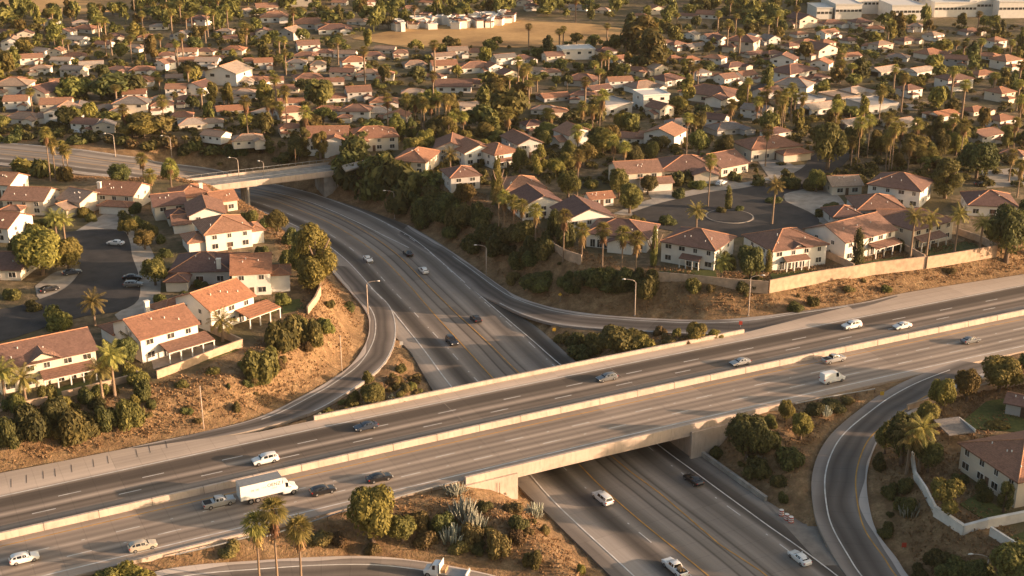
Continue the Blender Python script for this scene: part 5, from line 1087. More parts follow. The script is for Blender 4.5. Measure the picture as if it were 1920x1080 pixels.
NAMES = {'round': 'broadleaf_tree', 'loose': 'broadleaf_tree', 'tall': 'eucalyptus_tree', 'column': 'cypress_tree', 'cone': 'conifer_tree'}
trng = random.Random(11)
def tree(px, py, wpx, hpx, kind='round', mat='foliage', parts=True, g=None, label=None):
    g = G(px, py) if g is None else g; s = pxpm(g); w_ = wpx / s; h = hpx / s / .95; var = trng.randrange(4); rz = trng.uniform(0, 6.28)
    nm = NAMES[kind]
    if parts:
        root = empty(nm, tuple(g), rz); cr = link('crown', crown_mesh(kind, var, 0 if s > 5.2 else 1, mat), root)
        base = .04 if kind in ('column', 'cone') else .1; cr.scale = (w_ / 1.9, w_ / 1.9, h * (1 - base)); cr.location = (0, 0, h * base)
        tr = link('trunk', trunk_mesh(var), root); tr.scale = (h * .75, h * .75, h * .9)
    else:
        root = link(nm, whole_tree(kind if kind in ('round', 'tall', 'loose') else 'tall', var, mat)); root.location = tuple(g); root.rotation_euler = (0, 0, rz); root.scale = (w_ / 1.9, w_ / 1.9, h)
    if label: tag(root, label, 'tree', 'trees')
    else: auto(root, f'{SIZEW(w_)} {SHADE[mat]} {SHAPE[kind]} tree', 'tree', 'trees', px, py - hpx * .5)
    return root
def shrub(px, py, wpx, hpx, mat='foliage', g=None, label=None):
    g = G(px, py) if g is None else g; s = pxpm(g); var = trng.randrange(5); t_, o_q = HWC.project(g)
    if -17.4 < o_q < 20.3 and T_A - 40 < t_ < T_B + 40: return None
    o = link('scrub_bush' if mat == 'scrub_leaf' else 'shrub', crown_mesh('shrub', var, 0 if s > 6 else 1, mat)); w_ = wpx / s; o.location = (g[0], g[1], g[2] - .1); o.rotation_euler = (0, 0, trng.uniform(0, 6.28)); o.scale = (w_ / 1.9, w_ / 1.9, hpx / s / .95)
    dry_ = mat == 'scrub_leaf'
    if label: tag(o, label, 'shrub', 'shrubs')
    else: auto(o, f'{"small" if w_ < 2.5 else "wide" if w_ > 6 else "mid-sized"} {SHADE[mat]} {"scrub bush" if dry_ else "shrub"}', 'bush' if dry_ else 'shrub', 'dry scrub bushes' if dry_ else 'shrubs', px, py - hpx * .4)
    return o
# palms
def strip_quads(V, Q, p, d, n, L, w0, w1, droop=0.0, seg=1):
    """a leaf strip from p along d, width across, drooping."""
    s = np.cross(d, n); s /= np.linalg.norm(s) + 1e-9; b = len(V); 
    for i in range(seg + 1):
        t = i / seg; q = p + d * L * t + np.array([0, 0, -1]) * droop * t * t * L; w_ = w0 + (w1 - w0) * t; V.append(q - s * w_ / 2); V.append(q + s * w_ / 2)
    for i in range(seg): Q.append((b + 2 * i, b + 2 * i + 1, b + 2 * i + 3, b + 2 * i + 2))
def fan_crown(var):
    rng = np.random.default_rng(100 + var); V, Q = [], []
    for i in range(46):
        a = i * 2.4 + rng.uniform(-.2, .2); el = math.radians(85 - 130 * (i / 45) + rng.uniform(-10, 10)); d = np.array([math.cos(a) * math.cos(el), math.sin(a) * math.cos(el), math.sin(el)])
        up = np.array([0, 0, 1.0]); sd_ = np.cross(d, up); sd_ /= np.linalg.norm(sd_) + 1e-9; n = np.cross(sd_, d); p1 = d * rng.uniform(.65, .95)
        strip_quads(V, Q, np.zeros(3), d, n, np.linalg.norm(p1), .07, .05)
        for k in range(8):
            f = (k - 3.5) / 3.5 * 1.05; dd = d * math.cos(f) + sd_ * math.sin(f); strip_quads(V, Q, p1 - d * .1, dd, n + rng.normal(size=3) * .25, rng.uniform(.8, 1.05), .16, .05, rng.uniform(.15, .5), 2)
    return npmesh('crown', V, Q, 'palm_leaf')
def fan_skirt(var):
    rng = np.random.default_rng(200 + var); V, Q = [], []
    for i in range(90):
        a = rng.uniform(0, 6.28); el = math.radians(rng.uniform(-88, -48)); d = np.array([math.cos(a) * math.cos(el), math.sin(a) * math.cos(el), math.sin(el)]); p = np.array([math.cos(a) * .15, math.sin(a) * .15, rng.uniform(-1.0, .1)])
        strip_quads(V, Q, p, d, np.array([math.cos(a), math.sin(a), .3]), rng.uniform(.7, 1.25), .22, .10, .25, 2)
    return npmesh('skirt', V, Q, 'palm_skirt')
def feather_crown(var):
    rng = np.random.default_rng(300 + var); V, Q = [], []
    for i in range(24):
        a = i * 2.4 + rng.uniform(-.2, .2); el = math.radians(78 - 95 * (i / 23)); L = rng.uniform(2.6, 3.3); p = np.zeros(3); d = np.array([math.cos(a) * math.cos(el), math.sin(a) * math.cos(el), math.sin(el)])
        for k in range(8):
            q = p + d * L / 8; sd_ = np.cross(d, (0, 0, 1.0)); sd_ /= np.linalg.norm(sd_) + 1e-9; n = np.cross(sd_, d)
            strip_quads(V, Q, p, d, n, L / 8, .08, .06); ll = .75 * math.sin(math.pi * (k + 1.2) / 10)
            for s in (-1, 1):
                for m in range(2):
                    dd = sd_ * s * .8 + d * .5 - np.array([0, 0, .35]); dd /= np.linalg.norm(dd); strip_quads(V, Q, p + d * L / 16 * m, dd, n, ll, .14, .03, .3, 1)
            p = q; d = d - np.array([0, 0, .16]); d /= np.linalg.norm(d)
    return npmesh('crown', V, Q, 'palm_leaf')
def palm_trunk(fat):
    def mk():
        mb = MB(); mb.tube([(0, 0, -.06), (0, 0, .04), (.012, .008, .35), (.016, -.006, .7), (0, 0, 1)], [.34 * fat, .26 * fat, .2 * fat, .18 * fat, .2 * fat], 9); 
        # radius stays in metres, height is scaled
        return mb.mesh('trunk', 'palm_trunk', True)
    return cached(('ptrunk', fat), mk)
def palm_mesh(var):
    """far palm in one mesh, crown at height 1 of a 10 m tree."""
    def mk():
        c = fan_crown(var); s = fan_skirt(var); vc = np.array([v.co[:] for v in c.vertices]); vs_ = np.array([v.co[:] for v in s.vertices]); qc = np.array([p.vertices[:] for p in c.polygons]); qs = np.array([p.vertices[:] for p in s.polygons])
        vc = vc + [0, 0, 10]; vs_ = vs_ + [0, 0, 10]; a = np.linspace(0, 2 * math.pi, 7)[:-1]; T_ = np.array([(.24 * math.cos(t), .24 * math.sin(t), z) for z in (-.5, 10) for t in a]); k = len(vc) + len(vs_)
        tq = np.array([(k + i, k + (i + 1) % 6, k + 6 + (i + 1) % 6, k + 6 + i) for i in range(6)])
        me = npmesh('palm', np.vstack([vc, vs_, T_]), np.vstack([qc, qs + len(vc), tq]), ['palm_leaf', 'palm_skirt', 'palm_trunk']); me.polygons.foreach_set('material_index', [0] * len(qc) + [1] * len(qs) + [2] * 6); me.update(); return me
    return cached(('palm', var), mk)
def palm(px, py, cpy, kind='fan', cs=1.0, parts=True, g=None, label=None, skirt=True):
    g = G(px, py) if g is None else g; s = pxpm(g); h = (py - cpy) / s / .95; var = trng.randrange(3); rz = trng.uniform(0, 6.28)
    nm = 'fan_palm' if kind == 'fan' else 'feather_palm'
    if parts:
        root = empty(nm, tuple(g), rz); lean = trng.uniform(-.02, .02); root.rotation_euler = (lean, trng.uniform(-.02, .02), rz)
        fat = .9 if kind == 'fan' else 1.35
        tr = link('trunk', palm_trunk(fat), root); tr.scale = (1, 1, h)
        cr = link('crown', cached(('pc', kind, var), lambda: fan_crown(var) if kind == 'fan' else feather_crown(var)), root); cr.location = (0, 0, h - .1); cr.scale = (cs,) * 3
        if kind == 'fan' and skirt: k = link('skirt', cached(('ps', var), lambda: fan_skirt(var)), root); k.location = (0, 0, h - .15); k.scale = (cs, cs, cs * trng.uniform(.9, 1.5))
    else:
        root = link(nm, palm_mesh(var)); root.location = tuple(g); root.rotation_euler = (0, 0, rz); root.scale = (cs, cs, h / 10)
    look = f'{"tall" if h > 11 else "short" if h < 6.5 else "mid-height"} {"fan palm" if kind == "fan" else "feather palm"}' + (' with brown skirt' if kind == 'fan' and skirt else '')
    if label: tag(root, label, 'palm tree', 'palm trees')
    else: auto(root, look, 'palm tree', 'palm trees', px, cpy)
    return root
for q in ((1004, 470, 393), (1056, 490, 405), (1091, 492, 430), (1129, 514, 430), (1164, 526, 437), (1191, 520, 446), (945, 445, 368), (962, 432, 378), (978, 440, 385), (935, 430, 362)): palm(*q, cs=1.5)
for q in ((1082, 372, 292), (1327, 388, 300), (1150, 330, 265), (1170, 332, 275), (270, 340, 297), (323, 364, 308), (285, 376, 328), (95, 340, 250), (105, 338, 268), (122, 335, 275), (130, 336, 282)): palm(*q, cs=1.45)
palm(488, 1112, 968, cs=1.5, label='fan palm with darkest crown, west of its two neighbours by the entry ramp'); palm(522, 1114, 942, cs=1.6, label='tallest of the three fan palms in front of the entry ramp'); palm(566, 1110, 978, cs=1.5, label='shortest of the three fan palms in front of the entry ramp')
for q in ((178, 610, 565), (193, 752, 690), (216, 745, 662), (12, 765, 694), (50, 760, 705), (418, 640, 600), (110, 470, 408), (124, 470, 412), (1700, 888, 812), (1722, 885, 800), (1705, 492, 405), (1735, 490, 410), (1788, 482, 402), (1834, 482, 418), (1447, 420, 348), (252, 668, 638), (845, 330, 290), (1305, 438, 395), (1352, 530, 490)): palm(*q, kind='feather', cs=1.2 if q[1] > 560 else 1.15)
for q in ((762, 248, 185), (791, 246, 185), (809, 248, 196), (824, 248, 183), (837, 257, 187), (843, 252, 190), (855, 260, 214), (869, 260, 218), (780, 246, 190), (817, 246, 186), (942, 182, 147), (955, 180, 146), (930, 184, 150), (968, 178, 150), (504, 234, 190), (512, 240, 196), (527, 240, 200), (1127, 150, 107), (1150, 144, 110), (1140, 148, 103), (1114, 154, 120), (1299, 164, 130), (1308, 162, 126), (1026, 248, 212), (1032, 249, 214), (1124, 240, 198), (1294, 252, 222), (1302, 252, 225), (995, 177, 150), (1007, 172, 148), (1425, 230, 182), (1435, 228, 172), (1418, 232, 190), (1455, 232, 180), (1470, 230, 176), (1488, 225, 178), (1502, 226, 182), (1477, 96, 72), (1507, 104, 82), (1666, 320, 248), (1671, 324, 242), (1685, 300, 240), (1701, 328, 272), (1725, 320, 282), (1745, 320, 285), (1660, 318, 262), (1891, 340, 290), (1907, 370, 310), (1675, 268, 230), (1725, 262, 240), (1742, 262, 243), (400, 190, 160), (420, 195, 170), (300, 175, 150), (200, 108, 72), (210, 104, 70), (130, 108, 80), (22, 92, 62), (85, 70, 40)): palm(*q, cs=1.45, parts=q[1] > 225)
# trees one by one near the roads
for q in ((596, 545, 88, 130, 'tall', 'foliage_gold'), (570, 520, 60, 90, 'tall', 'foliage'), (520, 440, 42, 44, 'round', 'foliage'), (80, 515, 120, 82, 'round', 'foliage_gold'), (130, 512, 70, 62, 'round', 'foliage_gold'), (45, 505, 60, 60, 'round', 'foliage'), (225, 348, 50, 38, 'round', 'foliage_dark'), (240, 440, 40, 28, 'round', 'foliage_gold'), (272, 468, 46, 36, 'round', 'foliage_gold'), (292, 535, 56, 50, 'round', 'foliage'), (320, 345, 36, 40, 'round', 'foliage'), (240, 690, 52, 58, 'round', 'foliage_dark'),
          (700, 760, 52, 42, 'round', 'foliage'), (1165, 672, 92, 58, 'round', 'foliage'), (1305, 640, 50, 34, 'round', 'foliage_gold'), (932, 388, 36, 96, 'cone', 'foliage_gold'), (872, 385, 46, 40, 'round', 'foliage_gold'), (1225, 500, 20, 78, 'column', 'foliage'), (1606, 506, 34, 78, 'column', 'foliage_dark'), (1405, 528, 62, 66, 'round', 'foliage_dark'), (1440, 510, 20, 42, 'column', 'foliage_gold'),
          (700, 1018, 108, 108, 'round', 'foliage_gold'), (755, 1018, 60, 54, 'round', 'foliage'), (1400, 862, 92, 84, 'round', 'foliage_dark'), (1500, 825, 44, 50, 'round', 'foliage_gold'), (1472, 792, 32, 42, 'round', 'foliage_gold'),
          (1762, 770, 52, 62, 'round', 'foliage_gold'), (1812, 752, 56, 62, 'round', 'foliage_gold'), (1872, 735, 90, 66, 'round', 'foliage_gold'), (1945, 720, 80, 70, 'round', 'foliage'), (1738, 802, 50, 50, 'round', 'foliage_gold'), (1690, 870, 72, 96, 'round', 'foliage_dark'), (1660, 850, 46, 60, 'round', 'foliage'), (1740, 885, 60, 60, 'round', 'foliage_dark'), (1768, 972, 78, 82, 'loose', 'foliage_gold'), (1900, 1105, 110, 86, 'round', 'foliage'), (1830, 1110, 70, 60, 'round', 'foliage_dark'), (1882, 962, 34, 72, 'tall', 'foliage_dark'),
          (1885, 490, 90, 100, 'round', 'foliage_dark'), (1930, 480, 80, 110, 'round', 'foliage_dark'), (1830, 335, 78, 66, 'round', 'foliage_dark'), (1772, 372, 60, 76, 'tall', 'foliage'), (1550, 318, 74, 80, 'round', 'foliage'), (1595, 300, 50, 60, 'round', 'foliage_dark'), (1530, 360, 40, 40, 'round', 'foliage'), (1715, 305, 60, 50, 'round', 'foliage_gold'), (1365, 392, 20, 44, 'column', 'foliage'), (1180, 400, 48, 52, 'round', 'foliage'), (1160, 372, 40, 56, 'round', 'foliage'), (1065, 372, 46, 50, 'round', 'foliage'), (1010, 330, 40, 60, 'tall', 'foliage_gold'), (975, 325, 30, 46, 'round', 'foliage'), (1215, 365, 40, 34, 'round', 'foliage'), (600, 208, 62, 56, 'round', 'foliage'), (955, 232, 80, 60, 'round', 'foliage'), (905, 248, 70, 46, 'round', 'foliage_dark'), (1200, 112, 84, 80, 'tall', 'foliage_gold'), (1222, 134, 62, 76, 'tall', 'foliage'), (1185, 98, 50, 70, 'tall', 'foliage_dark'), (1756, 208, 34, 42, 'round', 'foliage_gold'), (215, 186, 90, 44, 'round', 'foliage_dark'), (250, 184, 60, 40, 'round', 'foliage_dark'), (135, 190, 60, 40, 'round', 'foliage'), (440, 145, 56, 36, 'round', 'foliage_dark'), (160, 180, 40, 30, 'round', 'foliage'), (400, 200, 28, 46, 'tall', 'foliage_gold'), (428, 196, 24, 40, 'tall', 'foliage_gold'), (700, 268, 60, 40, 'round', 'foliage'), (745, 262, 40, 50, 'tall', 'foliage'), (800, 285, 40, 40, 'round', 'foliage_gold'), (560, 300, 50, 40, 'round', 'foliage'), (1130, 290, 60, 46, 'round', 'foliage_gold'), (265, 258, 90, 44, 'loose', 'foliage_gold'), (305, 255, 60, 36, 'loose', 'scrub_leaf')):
    tree(*q)
for q in ((490, 712, 88, 84, 'foliage'), (532, 655, 86, 80, 'foliage'), (585, 650, 56, 66, 'foliage'), (560, 620, 40, 40, 'foliage'), (150, 822, 96, 72, 'foliage'), (110, 795, 80, 66, 'foliage_dark'), (60, 815, 90, 70, 'foliage_dark'), (240, 795, 72, 58, 'foliage'), (195, 800, 60, 50, 'foliage_dark'), (15, 835, 60, 66, 'foliage_dark'), (272, 745, 44, 40, 'foliage_dark'), (30, 770, 50, 46, 'foliage'), (90, 750, 44, 44, 'foliage'), (105, 612, 62, 42, 'foliage'), (340, 725, 34, 16, 'foliage'), (400, 700, 30, 16, 'foliage'), (655, 580, 40, 16, 'foliage_dark'), (618, 575, 30, 18, 'foliage'), (350, 775, 26, 14, 'foliage_dark'), (445, 770, 26, 22, 'foliage'), (310, 480, 34, 16, 'foliage_dark'), (375, 540, 30, 18, 'foliage_dark'), (345, 560, 40, 20, 'foliage_dark'), (385, 440, 40, 16, 'foliage_dark'), (160, 405, 38, 22, 'foliage_gold'), (250, 400, 40, 26, 'foliage_dark'), (40, 322, 60, 30, 'foliage_gold'), (80, 330, 60, 36, 'foliage'), (120, 338, 44, 34, 'foliage_gold'), (470, 415, 40, 26, 'foliage'), (500, 425, 36, 26, 'foliage_dark'), (545, 460, 40, 40, 'foliage_dark'), (540, 500, 50, 40, 'foliage'),
          (664, 760, 38, 34, 'foliage'), (630, 782, 36, 28, 'foliage_gold'), (750, 695, 36, 18, 'foliage'), (780, 712, 30, 14, 'scrub_leaf'), (735, 720, 34, 18, 'scrub_leaf'), (690, 715, 28, 24, 'foliage'), (610, 795, 30, 16, 'scrub_leaf'), (720, 765, 26, 16, 'scrub_leaf'),
          (1120, 655, 60, 40, 'foliage'), (1080, 648, 50, 30, 'foliage_dark'), (1060, 640, 34, 22, 'scrub_leaf'), (1205, 655, 56, 34, 'foliage_gold'), (1140, 625, 30, 22, 'foliage'), (1268, 632, 20, 22, 'foliage'), (1340, 632, 34, 18, 'foliage_gold'), (1250, 640, 30, 16, 'scrub_leaf'), (1090, 668, 60, 26, 'foliage_dark'),
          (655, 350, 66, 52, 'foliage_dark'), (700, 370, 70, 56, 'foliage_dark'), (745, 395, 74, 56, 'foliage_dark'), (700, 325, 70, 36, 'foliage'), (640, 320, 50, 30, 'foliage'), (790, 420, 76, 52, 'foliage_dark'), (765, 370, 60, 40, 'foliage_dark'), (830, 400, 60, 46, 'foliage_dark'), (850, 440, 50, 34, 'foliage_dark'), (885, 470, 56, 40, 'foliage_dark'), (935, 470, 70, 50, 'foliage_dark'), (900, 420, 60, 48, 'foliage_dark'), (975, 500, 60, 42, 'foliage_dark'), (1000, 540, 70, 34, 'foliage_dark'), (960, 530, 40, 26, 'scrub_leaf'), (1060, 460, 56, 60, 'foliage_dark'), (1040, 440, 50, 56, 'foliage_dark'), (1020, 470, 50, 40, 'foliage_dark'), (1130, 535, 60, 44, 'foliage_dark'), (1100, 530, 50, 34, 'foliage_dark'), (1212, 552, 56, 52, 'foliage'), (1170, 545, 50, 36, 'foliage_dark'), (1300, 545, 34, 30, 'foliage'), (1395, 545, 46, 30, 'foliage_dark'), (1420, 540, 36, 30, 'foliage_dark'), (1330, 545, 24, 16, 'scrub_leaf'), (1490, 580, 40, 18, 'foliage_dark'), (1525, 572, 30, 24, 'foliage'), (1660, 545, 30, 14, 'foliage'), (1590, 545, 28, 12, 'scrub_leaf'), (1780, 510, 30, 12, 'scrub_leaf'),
          (930, 1035, 64, 54, 'scrub_leaf'), (880, 1010, 60, 40, 'scrub_leaf'), (830, 990, 60, 44, 'foliage_dark'), (790, 985, 50, 36, 'scrub_leaf'), (800, 1020, 60, 30, 'scrub_leaf'), (970, 990, 46, 32, 'foliage_dark'), (1000, 1060, 40, 40, 'foliage'), (960, 960, 50, 24, 'scrub_leaf'), (860, 1035, 50, 26, 'scrub_leaf'), (1090, 1076, 22, 26, 'foliage_gold'), (600, 1018, 60, 30, 'scrub_leaf'), (640, 1020, 50, 26, 'scrub_leaf'), (430, 1035, 50, 24, 'scrub_leaf'), (700, 1036, 40, 22, 'scrub_leaf'), (1020, 1000, 30, 24, 'scrub_leaf'), (910, 955, 40, 20, 'foliage_dark'),
          (205, 1092, 70, 30, 'foliage'), (245, 1090, 80, 36, 'foliage_gold'), (280, 1092, 50, 28, 'foliage'),
          (1440, 840, 60, 46, 'foliage_dark'), (1392, 842, 40, 34, 'foliage'), (1420, 890, 60, 40, 'foliage_dark'), (1480, 870, 60, 40, 'foliage_dark'), (1470, 940, 30, 24, 'foliage_dark'), (1460, 910, 40, 24, 'foliage_dark'), (1340, 855, 40, 26, 'foliage_dark'), (1560, 765, 60, 22, 'foliage_dark'), (1590, 755, 36, 16, 'scrub_leaf'), (1530, 775, 50, 24, 'foliage_dark'), (1440, 800, 40, 30, 'foliage'),
          (1700, 960, 50, 40, 'foliage_dark'), (1670, 930, 40, 30, 'foliage_dark'), (1760, 1060, 60, 40, 'foliage_dark'), (1700, 920, 40, 30, 'foliage_dark'), (1660, 1000, 40, 24, 'foliage_dark'), (1840, 935, 40, 40, 'foliage_dark'), (1870, 800, 50, 12, 'foliage_gold'), (1790, 1080, 70, 40, 'foliage_dark'), (1720, 1080, 40, 26, 'foliage_dark'), (1800, 905, 40, 26, 'foliage_dark'), (1650, 880, 40, 40, 'foliage_dark'),
          (1262, 345, 46, 26, 'foliage_dark'), (1290, 340, 40, 22, 'foliage_dark'), (1310, 352, 40, 18, 'foliage'), (1275, 370, 34, 20, 'foliage_dark'), (1480, 352, 50, 26, 'foliage_dark'), (1520, 355, 44, 24, 'foliage'), (1450, 380, 40, 14, 'foliage_dark'), (1560, 395, 50, 18, 'foliage_dark'), (1475, 340, 30, 24, 'foliage'), (1420, 345, 36, 18, 'foliage_dark'), (1375, 338, 30, 20, 'foliage_dark'), (1080, 350, 30, 24, 'foliage'), (1350, 398, 30, 14, 'foliage'), (1385, 395, 24, 12, 'foliage_dark'), (1250, 330, 30, 16, 'foliage'), (810, 345, 50, 28, 'foliage'), (850, 385, 40, 24, 'foliage_dark'), (770, 340, 40, 24, 'foliage')):
    shrub(*q[:4], mat=q[4])
for i in range(34):
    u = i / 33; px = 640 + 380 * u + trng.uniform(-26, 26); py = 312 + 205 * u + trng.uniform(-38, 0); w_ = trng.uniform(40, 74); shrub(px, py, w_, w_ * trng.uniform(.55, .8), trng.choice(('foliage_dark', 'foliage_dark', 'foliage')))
for i in range(12):
    px = 1010 + 215 * i / 11 + trng.uniform(-14, 14); shrub(px, 545 + trng.uniform(-20, 8), trng.uniform(34, 56), trng.uniform(20, 34), 'foliage_dark')
for i in range(34):
    px = trng.uniform(610, 790); py = 790 - (px - 600) * .27 + trng.uniform(-46, -4) * (1 - abs(px - 720) / 160); w_ = trng.uniform(14, 30); shrub(px, py, w_, w_ * trng.uniform(.45, .8), trng.choice(('foliage', 'scrub_leaf', 'scrub_leaf')))
for i in range(12):
    px = trng.uniform(1030, 1370); py = 640 + trng.uniform(-12, 10) - max(0, px - 1180) * .06; w_ = trng.uniform(16, 34); shrub(px, py, w_, w_ * trng.uniform(.4, .7), trng.choice(('foliage', 'scrub_leaf')))
for i in range(22):
    px = trng.uniform(-10, 300); py = 850 - 95 * (px / 300) + trng.uniform(-80, 6); w_ = trng.uniform(22, 62); shrub(px, py, w_, w_ * trng.uniform(.5, .85), trng.choice(('foliage', 'foliage_dark', 'foliage_gold')))
for i in range(16):
    px = trng.uniform(440, 610); py = 1010 - 2.1 * px + 730 + trng.uniform(-30, 30) if False else 720 - (px - 440) * .55 + trng.uniform(-30, 25); w_ = trng.uniform(16, 48); shrub(px, py, w_, w_ * trng.uniform(.45, .8), trng.choice(('foliage', 'foliage_dark', 'scrub_leaf')))
for i in range(14):
    px = trng.uniform(760, 1010); py = trng.uniform(950, 1045); w_ = trng.uniform(18, 44); shrub(px, py, w_, w_ * trng.uniform(.4, .7), trng.choice(('scrub_leaf', 'foliage_dark', 'scrub_leaf')))
for q in ((232, 415, 34, 22, 'foliage_dark'), (255, 425, 36, 26, 'foliage_dark'), (280, 440, 34, 26, 'foliage_dark'), (300, 455, 30, 22, 'foliage_dark'), (318, 520, 30, 22, 'foliage_dark'), (335, 575, 44, 20, 'foliage_dark'), (300, 565, 30, 18, 'foliage'), (170, 415, 30, 18, 'foliage'), (95, 425, 36, 26, 'foliage_dark'), (60, 440, 40, 30, 'foliage'), (30, 470, 36, 26, 'foliage_dark'), (20, 560, 50, 26, 'foliage'), (60, 580, 40, 18, 'foliage_dark'), (255, 640, 30, 24, 'foliage_dark'), (440, 600, 34, 26, 'foliage'), (500, 585, 40, 30, 'foliage_dark'), (530, 570, 34, 26, 'foliage'), (490, 480, 34, 26, 'foliage_dark'), (1340, 500, 30, 34, 'foliage_dark'), (1365, 505, 30, 40, 'foliage_dark'), (1560, 480, 26, 30, 'foliage_dark'), (1690, 470, 24, 26, 'foliage_dark'), (1250, 420, 40, 22, 'foliage_dark'), (1195, 425, 34, 24, 'foliage'), (1540, 405, 30, 16, 'foliage_dark'), (1640, 352, 40, 22, 'foliage_dark')): shrub(*q[:4], mat=q[4])
# spiky grey cactus clumps
def cactus_mesh(var):
    rng = random.Random(var); mb = MB()
    for i in range(90):
        a = rng.uniform(0, 6.28); r = rng.uniform(0, .85); x, y = r * math.cos(a), r * math.sin(a); h = rng.uniform(.5, 1.0) * (1.1 - r * .5); lx, ly = x * .45 + rng.uniform(-.08, .08), y * .45 + rng.uniform(-.08, .08)
        mb.tube([(x, y, -.05), (x + lx * .4, y + ly * .4, h * .5), (x + lx, y + ly, h)], [.04, .05, .02], 5)
        if rng.random() < .5: mb.tube([(x + lx * .3, y + ly * .3, h * .4), (x + lx * .3 + rng.uniform(-.2, .2), y + ly * .3 + rng.uniform(-.2, .2), h * .8)], [.035, .015], 5)
    return mb.mesh('cactus', 'cactus_skin', True)
for px, py, wpx, hpx, lb in ((868, 968, 56, 50, 'tall silvery cactus clump behind the overpass wing wall'), (848, 1012, 50, 44, 'silvery cactus clump lowest on the infield slope'), (890, 990, 44, 46, 'silvery cactus clump in the middle of the infield slope'), (853, 925, 46, 26, 'grey cactus clump at the guardrail end by the wing wall'), (1002, 965, 40, 32, 'pale cactus clump at the freeway edge below the abutment'), (1549, 778, 22, 24, 'pale cactus clump on the slope below the highway guardrail'), (700, 757, 22, 24, 'pale cactus clump in the exit gore island'), (735, 748, 14, 14, 'small round cactus in the exit gore island'), (600, 782, 14, 12, 'small cactus at the blunt end of the exit gore'), (1705, 965, 40, 40, 'dark grey cactus clump by the white curving wall'), (1420, 872, 40, 24, 'grey cactus clump among dark shrubs under the overpass'), (1412, 828, 26, 20, 'grey cactus clump beside the right wing wall')):
    g = G(px, py); s = pxpm(g); v = trng.randrange(3); o = link('cactus', cached(('cactus', v), lambda: cactus_mesh(v))); o.location = tuple(g); o.rotation_euler = (0, 0, trng.uniform(0, 6)); o.scale = (wpx / s / 2, wpx / s / 2, hpx / s / 1.25); tag(o, lb, 'cactus', 'cactus clumps')
# ---------- the green fill between the houses
HX = np.array([h[:3] for h in HOUSE_XY]); taken = []
def blocked(g, r):
    if (np.hypot(HX[:, 0] - g[0], HX[:, 1] - g[1]) < HX[:, 2] + r * .5).any(): return True
    q = proj(g)
    if q[0] < 460 and 268 < q[1] < 352: return True
    if -230 < g[0] < 300 and g[1] < 498 and bil(DM, g[0], g[1]) < 6: return True
    return False
HP = []
for hx, hy, hr, w0, d0, rz in HOUSE_XY:
    p = proj((hx, hy - d0 * .5, 4.5)); HP.append((p[0], p[1], hr * pxpm((hx, hy, 4.5))))
HP = np.array(HP)
STREET = [[P(x, y, 4.5)[:2] for x, y in q] for q in (((100, 430), (300, 425), (310, 600), (0, 645), (-20, 570), (120, 540)), ((1170, 405), (1330, 350), (1500, 300), (1620, 255), (1600, 310), (1480, 360), (1600, 400), (1560, 440), (1270, 440)), ((650, 95), (650, 70), (960, 32), (1190, 52), (1180, 86)), ((-300, 30), (-100, -30), (320, -40), (270, 20), (150, 30)), ((640, 322), (640, 295), (760, 292), (760, 310)), ((1180, 262), (1440, 150), (1540, 100), (1560, 102), (1460, 158), (1210, 268)))]
def in_street(g):
    X = np.array([g[0]]); Y = np.array([g[1]]); return any(poly_dist(q, X, Y)[0] <= 0 for q in STREET)
def covers(px, py, wpx, hpx):
    """would hide the front of a house standing just behind."""
    dx = np.abs(HP[:, 0] - px); dy = py - HP[:, 1]; return bool(((dx < HP[:, 2] * .8 + wpx * .25) & (dy > -2) & (dy < hpx * .75)).any())
def scatter(n, y0, y1, fn, sizef, tol=.12, xr=(-20, 1940), gamma=1.0):
    k = 0; tries = 0
    while k < n and tries < n * 60:
        tries += 1; px = trng.uniform(*xr); py = y0 + (y1 - y0) * trng.random() ** gamma; g = P(px, py, 4.5); s = pxpm(g); w_, h = sizef(); wpx, hpx = w_ * s, h * s
        if blocked(g, w_ * .5) or in_street(g) or (px > 1510 and 18 < py < 50): continue
        if covers(px, py, wpx, hpx) and trng.random() > tol: continue
        if any((px - a) ** 2 + (2 * (py - b)) ** 2 < (wpx * .45) ** 2 for a, b in taken[-400:]): continue
        fn(px, py, wpx, hpx, g); taken.append((px, py)); k += 1
MW = lambda: trng.choices(('foliage', 'foliage_dark', 'foliage_gold'), (5, 2, 5))[0]
scatter(205, 24, 330, lambda px, py, w_, h, g: tree(px, py, w_, h, trng.choice(('round', 'round', 'loose')), MW(), py > 215, g), lambda: (trng.uniform(5, 9.5), trng.uniform(4.5, 8)), tol=.06, gamma=1.1)
scatter(105, 14, 300, lambda px, py, w_, h, g: tree(px, py, w_, h, 'tall', MW(), py > 215, g), lambda: (trng.uniform(4.5, 8), trng.uniform(7, 12)), tol=.05, gamma=1.2)
scatter(140, 20, 320, lambda px, py, w_, h, g: palm(px, py, py - h, 'fan', trng.uniform(1.3, 1.8), py > 225, g), lambda: (4, trng.uniform(7, 14)), tol=.2, gamma=1.1)
scatter(18, 200, 430, lambda px, py, w_, h, g: shrub(px, py, w_, h, MW(), g), lambda: (trng.uniform(3, 8), trng.uniform(2, 4)), tol=.35)
